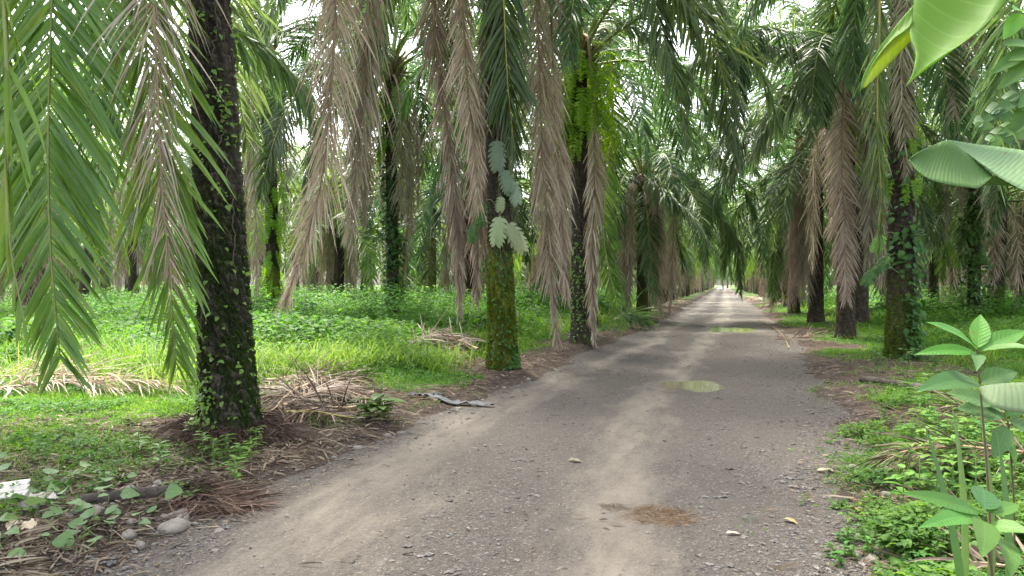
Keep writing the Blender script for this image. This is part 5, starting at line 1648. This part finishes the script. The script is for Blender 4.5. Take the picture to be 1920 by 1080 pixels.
def shrub(base, top, leaves, label, mat='shrub', name='broadleaf_shrub', r=.0055, smat='stemd', cat='shrub'):
    """leaves: (px, py, depth) base, then tip"""
    mb = MB()
    V, f = stemtube([base, (np.array(base) + top) / 2 + np.array([.02, .01, 0]), top], r, r * .6, 12, 6)
    st = V, f
    e = bpy.data.objects.new(name, None); COL.objects.link(e); e.location = tuple(base); e.empty_display_size = .1
    tag(e, label, cat)
    mb.add(V - np.array(base), f); mb.build('stem', M[smat], e)
    for i, lf in enumerate(leaves):
        (bp, tp, wd, bend) = lf[:4]
        lm = lf[4] if len(lf) > 4 else mat
        bp = np.array(bp); tp = np.array(tp); D = tp - bp; L = np.linalg.norm(D)
        nrm = Z * 1.0 - FWD * .75 + RIGHT * .1 * (-1) ** i
        V, f = blade(bp, D / L + Z * bend * .5, nrm, L * (1 + bend * .06), wd, bend, .18, 'lance', 14, 7, .012)
        ml = MB(); ml.add(V - np.array(base), f)
        V, f = tube(np.array([bp - D * .06, bp + D * .5 + Z * .0, ]) - np.array(base), [.004, .002], 5); 
        ml.build('leaf', M[lm], e)
    return e


d0 = 2.7
bt = A(1836, 690, d0); gb = np.array([bt[0] + .06, bt[1] + .05, float(hz(bt[0], bt[1]))])
nd_ = A(1832, 655, d0)
shrub(gb, nd_, [(A(1832, 655, d0), A(1760, 608, d0 - .15), .075, .4), (A(1834, 652, d0), A(1842, 588, d0 + .1), .075, .2), (A(1838, 655, d0), A(1935, 622, d0), .08, .3), (A(1836, 660, d0), A(1930, 652, d0 - .2), .07, .4),
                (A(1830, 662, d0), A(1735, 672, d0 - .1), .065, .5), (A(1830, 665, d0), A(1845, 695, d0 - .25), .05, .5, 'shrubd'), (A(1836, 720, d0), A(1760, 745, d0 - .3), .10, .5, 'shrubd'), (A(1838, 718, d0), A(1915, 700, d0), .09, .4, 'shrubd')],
      'shrub with a star of pointed light green leaves at the right edge', 'shrub')
d1 = 2.1
nt_ = A(1842, 968, d1); gb = np.array([nt_[0] + .1, nt_[1] + .05, float(hz(nt_[0], nt_[1]))])
shrub(gb, nt_, [(A(1838, 962, d1), A(1702, 932, d1 - .1), .062, .25), (A(1838, 970, d1), A(1750, 1000, d1 - .2), .06, .4), (A(1842, 975, d1), A(1868, 1052, d1 - .25), .075, .5), (A(1852, 985, d1), A(1930, 1000, d1 - .1), .06, .3),
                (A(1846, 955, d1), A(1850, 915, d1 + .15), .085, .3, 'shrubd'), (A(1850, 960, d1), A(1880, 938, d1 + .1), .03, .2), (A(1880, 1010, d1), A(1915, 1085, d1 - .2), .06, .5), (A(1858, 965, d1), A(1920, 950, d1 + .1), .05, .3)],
      'shrub with glossy lance-shaped leaves in the lower right corner', 'shrub', r=.005)
d2 = 3.2
nt_ = A(1890, 790, d2); gb = np.array([nt_[0] + .05, nt_[1] + .1, float(hz(nt_[0], nt_[1]))])
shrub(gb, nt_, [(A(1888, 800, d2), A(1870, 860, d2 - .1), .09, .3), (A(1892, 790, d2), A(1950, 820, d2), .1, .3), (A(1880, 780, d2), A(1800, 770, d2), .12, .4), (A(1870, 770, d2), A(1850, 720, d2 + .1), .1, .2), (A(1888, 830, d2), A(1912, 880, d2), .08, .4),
                (A(1860, 760, d2), A(1780, 740, d2), .1, .4), (A(1890, 780, d2), A(1925, 735, d2), .1, .3)],
      'duller green shrub between the two bright shrubs at the right', 'shrubd', smat='stemd')
# sword-like suckers
for i, (px, py, tx, ty, dd_, lb) in enumerate([(1800, 855, 1848, 752, 3.1, 'tall upright sword leaf leaning right'), (1812, 870, 1790, 795, 3.0, 'shorter upright sword leaf leaning left'), (1880, 900, 1935, 800, 2.9, 'dark sword leaf at the right edge'), (1845, 890, 1905, 780, 3.0, 'thin sword leaf crossing the dull shrub')]):
    p = A(px, py, dd_); g0 = np.array([p[0], p[1], float(hz(p[0], p[1]))]); t_ = A(tx, ty, dd_ - .05)
    V, f = blade(g0, t_ - g0, -FWD + RIGHT * .2, np.linalg.norm(t_ - g0), .042, .35, .5, 'lance', 12, 3)
    mb = MB(); mb.add(V, f); tag(mb.build('sword_leaf', M['green'], loc=g0, recentre=True), lb + ' behind the lower right shrub', 'leaf plant')


# ruled leaf: two edge curves and a belly
def ruled(e1, e2, n=26, m=9, belly=.02, pleat=0.0, np_=9):
    a, _ = spline(e1, n); b, _ = spline(e2, n)
    v = np.linspace(0, 1, m)[None, :, None]
    P = a[:, None] * (1 - v) + b[:, None] * v
    N = norm(np.cross(P[1:2, -1] - P[1:2, 0], P[-1:, m // 2] - P[:1, m // 2]))
    P = P + N * (belly * np.sin(v * math.pi) * np.sin(np.linspace(.15, 1, n) * math.pi)[:, None, None])
    if pleat:
        P = P + N * pleat * (np.abs(((np.linspace(0, 1, n)[:, None, None] * np_ + v * .6) % 1) - .5))
    i = np.arange(n - 1)[:, None]; j = np.arange(m - 1)[None]; q = i * m + j
    q = np.stack([q, q + 1, q + 1 + m, q + m], -1).reshape(-1, 4)
    T_, U_ = np.meshgrid(np.linspace(0, 2.6, n), np.linspace(0, 1, m), indexing='ij')
    BL[id(q)] = (q, np.stack([U_.ravel(), T_.ravel(), np.ones(U_.size)], -1))
    return P.reshape(-1, 3), q


def bigleaf(label, parts, name='broad_leaf', stem=None):
    c = None
    e = None
    mb = MB(); mats = []
    for (e1, e2, mat, kw) in parts:
        V, f = ruled(e1, e2, **kw)
        if c is None: c = V[0].copy()
        mats.append(M[mat]); mb.add(V, f, len(mats) - 1)
    if stem:
        V, f = stemtube(stem, .009, .006); mats.append(M['stem']); mb.add(V, f, len(mats) - 1)
    o = mb.build(name, mats, loc=c, recentre=True)
    sm = o.modifiers.new('thickness', 'SOLIDIFY'); sm.thickness = .0008
    return tag(o, label, 'leaf')


D1 = 1.25
bigleaf('huge translucent lime leaf hanging into the top right of the frame', [
    ([A(1722, -60, 1.33), A(1711, 22, 1.3), A(1706, 55, 1.28), A(1708, 76, 1.26), A(1717, 98, 1.24), A(1711, 137, 1.2), A(1697, 163, 1.18)], [A(1935, -60, 1.22), A(1887, 0, 1.22), A(1854, 41, 1.21), A(1810, 78, 1.2), A(1758, 111, 1.19), A(1720, 139, 1.185), A(1698, 164, 1.18)], 'bigleaf', dict(belly=.025)),
    ([A(1712, 10, 1.3), A(1680, 48, 1.3), A(1647, 93, 1.28), A(1621, 137, 1.26), A(1612, 171, 1.25)], [A(1712, 40, 1.285), A(1702, 54, 1.28), A(1672, 76, 1.27), A(1639, 117, 1.26), A(1614, 171, 1.25)], 'bigleaf', dict(belly=.006)),
    ([A(1712, 38, 1.287), A(1702, 52, 1.282), A(1672, 74, 1.272), A(1639, 115, 1.262), A(1616, 166, 1.251)], [A(1714, 66, 1.29), A(1708, 77, 1.29), A(1680, 107, 1.28), A(1647, 141, 1.27), A(1620, 166, 1.253)], 'bigleaf2', dict(belly=.005))],
    stem=[A(1830, -420, 1.5), A(1800, -220, 1.42), A(1760, -50, 1.3)])
bigleaf('ribbed banana-like leaf folded over its midrib, jutting in from the right edge', [
    ([A(1706, 297, 1.55), A(1725, 284, 1.55), A(1750, 272, 1.56), A(1780, 264, 1.56), A(1815, 290, 1.56), A(1845, 315, 1.56), A(1862, 330, 1.56)],
     [A(1706, 299, 1.55), A(1718, 318, 1.52), A(1745, 337, 1.5), A(1785, 347, 1.49), A(1815, 351, 1.49), A(1835, 352, 1.5), A(1858, 334, 1.54)], 'bananad', dict(belly=-.015, pleat=.0012, np_=16, n=60)),
    ([A(1780, 263, 1.56), A(1815, 288, 1.56), A(1850, 314, 1.55), A(1880, 336, 1.54), A(1950, 372, 1.5)], [A(1781, 262, 1.57), A(1830, 270, 1.62), A(1880, 276, 1.66), A(1930, 284, 1.7), A(2000, 300, 1.72)], 'banana', dict(belly=.012, pleat=.002, np_=15, n=60)),
    ([A(1835, 345, 1.6), A(1855, 332, 1.6), A(1880, 330, 1.6), A(1900, 340, 1.6)], [A(1838, 348, 1.6), A(1870, 347, 1.6), A(1890, 348, 1.6), A(1905, 350, 1.6)], 'banana', dict(belly=.0))],
    name='ribbed_leaf', stem=[np.array([2.6, 1.2, 0.1]), A(2150, 520, 1.6), A(1960, 350, 1.53)])
M['paleleaf'] = leafmat('pale_leaf', [(.13, .18, .09), (.16, .215, .11)], rough=.65, spec=.2, transl=.35, vein=5, vk=.4, vs=.35)
bigleaf('pale grey-green leaf blade entering at the right edge above the dull shrub', [
    ([A(1833, 727, 1.5), A(1850, 722, 1.5), A(1890, 718, 1.5), A(1960, 716, 1.5)], [A(1834, 733, 1.5), A(1855, 756, 1.44), A(1890, 770, 1.42), A(1960, 778, 1.42)], 'paleleaf', dict(belly=.01))],
    name='pale_leaf', stem=[np.array([2.1, 1.0, 0.1]), A(2060, 800, 1.5), A(1950, 745, 1.47)])

# small leafy branches at the upper right edge
for i, (px, py, tx, ty, L, mat, lb) in enumerate([(1915, 25, 1890, 60, .14, 'shrub', 'pale green leaf at the top right corner'), (1935, 90, 1870, 120, .22, 'vine', 'green leaf pair above the ribbed leaf at the right edge'), (1950, 160, 1850, 215, .26, 'shrubd', 'long lobed leaf hanging above the ribbed leaf'),
                                              (1945, 110, 1880, 150, .2, 'vine', 'shaded leaf under the leaf pair at the right edge'), (1930, 228, 1872, 250, .2, 'vine', 'grey slotted leaf just above the ribbed leaf'), (1945, 180, 1900, 240, .2, 'vine', 'dark leaf between the lobed and the slotted leaf')]):
    p = A(px, py, 3.6); q_ = A(tx, ty, 3.5)
    mb = MB(); Lq = np.linalg.norm(q_ - p)
    if i in (2, 4):
        mb = lobed(p, q_ - p, -FWD * .8 + Z * .6, Lq * 1.1, .13, .3, 4, i)
    else:
        V, f = blade(p, q_ - p, -FWD * .8 + Z * .6, Lq, .08, .4, .15, 'oval', 10, 5); mb.add(V, f)
        V, f = blade(p + Z * .01, q_ - p + Z * .12 + RIGHT * .05, -FWD * .8 + Z * .6, Lq * .7, .07, .4, .15, 'oval', 10, 5); mb.add(V, f)
    V, f = stemtube([A(2040, 300 + 30 * i, 3.8), A(1990, py + 20, 3.7), p], .006, .004); mb.add(V, f, 1)
    tag(mb.build('branch_leaf', [M[mat], M['stem']], loc=p, recentre=True), lb, 'leaf')


# small leafy seedlings along the right verge and lower right ground cover
def seedlings(pts, s, h, mat, name, label, seed, per=10, cat='plant'):
    R = np.random.default_rng(seed)
    for i, (px, py) in enumerate(pts):
        p = gnd(px, py); mb = MB()
        az_ = R.uniform(0, 6.28, per); t = R.uniform(.2, 1, per)
        for k in range(per):
            b_ = p + Z * h * t[k]
            V, f = blade(b_, [math.cos(az_[k]), math.sin(az_[k]), .5], Z, s * R.uniform(.6, 1.2), s * .42, .7, .15, 'lance', 6, 3); mb.add(V, f)
        V, f = tube(np.array([p, p + Z * h * .5, p + Z * h]), .004, 5); mb.add(V, f, 1)
        tag(mb.build(name, [M[mat], M['stem']], loc=p, recentre=True), label, cat, label.replace('young', 'group of young') if len(pts) > 1 else None)


seedlings([(1655, 660), (1700, 690), (1640, 700), (1750, 700)], .22, .35, 'shrubd', 'seedling', 'young broad-leaved seedling at the foot of the thick right-hand trunk', 1, 9)
seedlings([(700, 785), (715, 790)], .3, .2, 'lime', 'grass_tuft', 'bright young tuft beside the dry heap near the left road edge', 2, 16)
seedlings([(450, 880), (470, 865), (440, 900), (425, 860), (380, 850), (400, 868), (360, 830), (480, 845), (300, 880), (260, 850)], .09, .2, 'vinebright', 'seedling', 'bright young seedling on the root mound of the first trunk', 3, 22)
seedlings([(1780, 745), (1740, 800), (1710, 850), (1800, 900), (1760, 840), (1840, 860)], .16, .3, 'shrub', 'seedling', 'young leafy plant in the tangle behind the right shrubs', 4, 12)


R_ = np.random.default_rng(808)
bush = [(R_.uniform(1690, 1915), R_.uniform(735, 960)) for _ in range(34)]
seedlings(bush, .13, .28, 'vinebright', 'leafy_weed', 'young soft-leaved weed in the dense tangle under the right-hand shrubs', 14, 14)
seedlings([(R_.uniform(1560, 1760), R_.uniform(985, 1075)) for _ in range(22)], .055, .10, 'shrub', 'leafy_weed', 'young small-leaved weed at the bottom of the right verge', 15, 14)


def krc(x, y):
    lat = x * ca + y * sa; d = -x * sa + y * ca
    px = 960 + lat / d * F; py = 532 + CAMZ / d * F
    return (ss(1540, 1640, px + (vn(x, y, .3, 66) - .5) * 160) * ss(.5, .72, vn(x, y, .33, 67))) * ((py > 700) & (x > xr(y) - .25)) * .9 * (.15 + .85 * (greenmask(x, y) > .25))


mb, n = weeds(40000, 2.8, 9, krc, lambda x, y, d: (.05 + .14 * vn(x, y, .5, 68) + .15 * ss(1.8, 2.8, x), (.02 + .05 * vn(x, y, .35, 69))), 9, 8)
tag(mb.build('ground_cover', M['weed']), 'small-leaved ground cover creeping over the right verge near the camera', 'ground cover', kind='stuff')
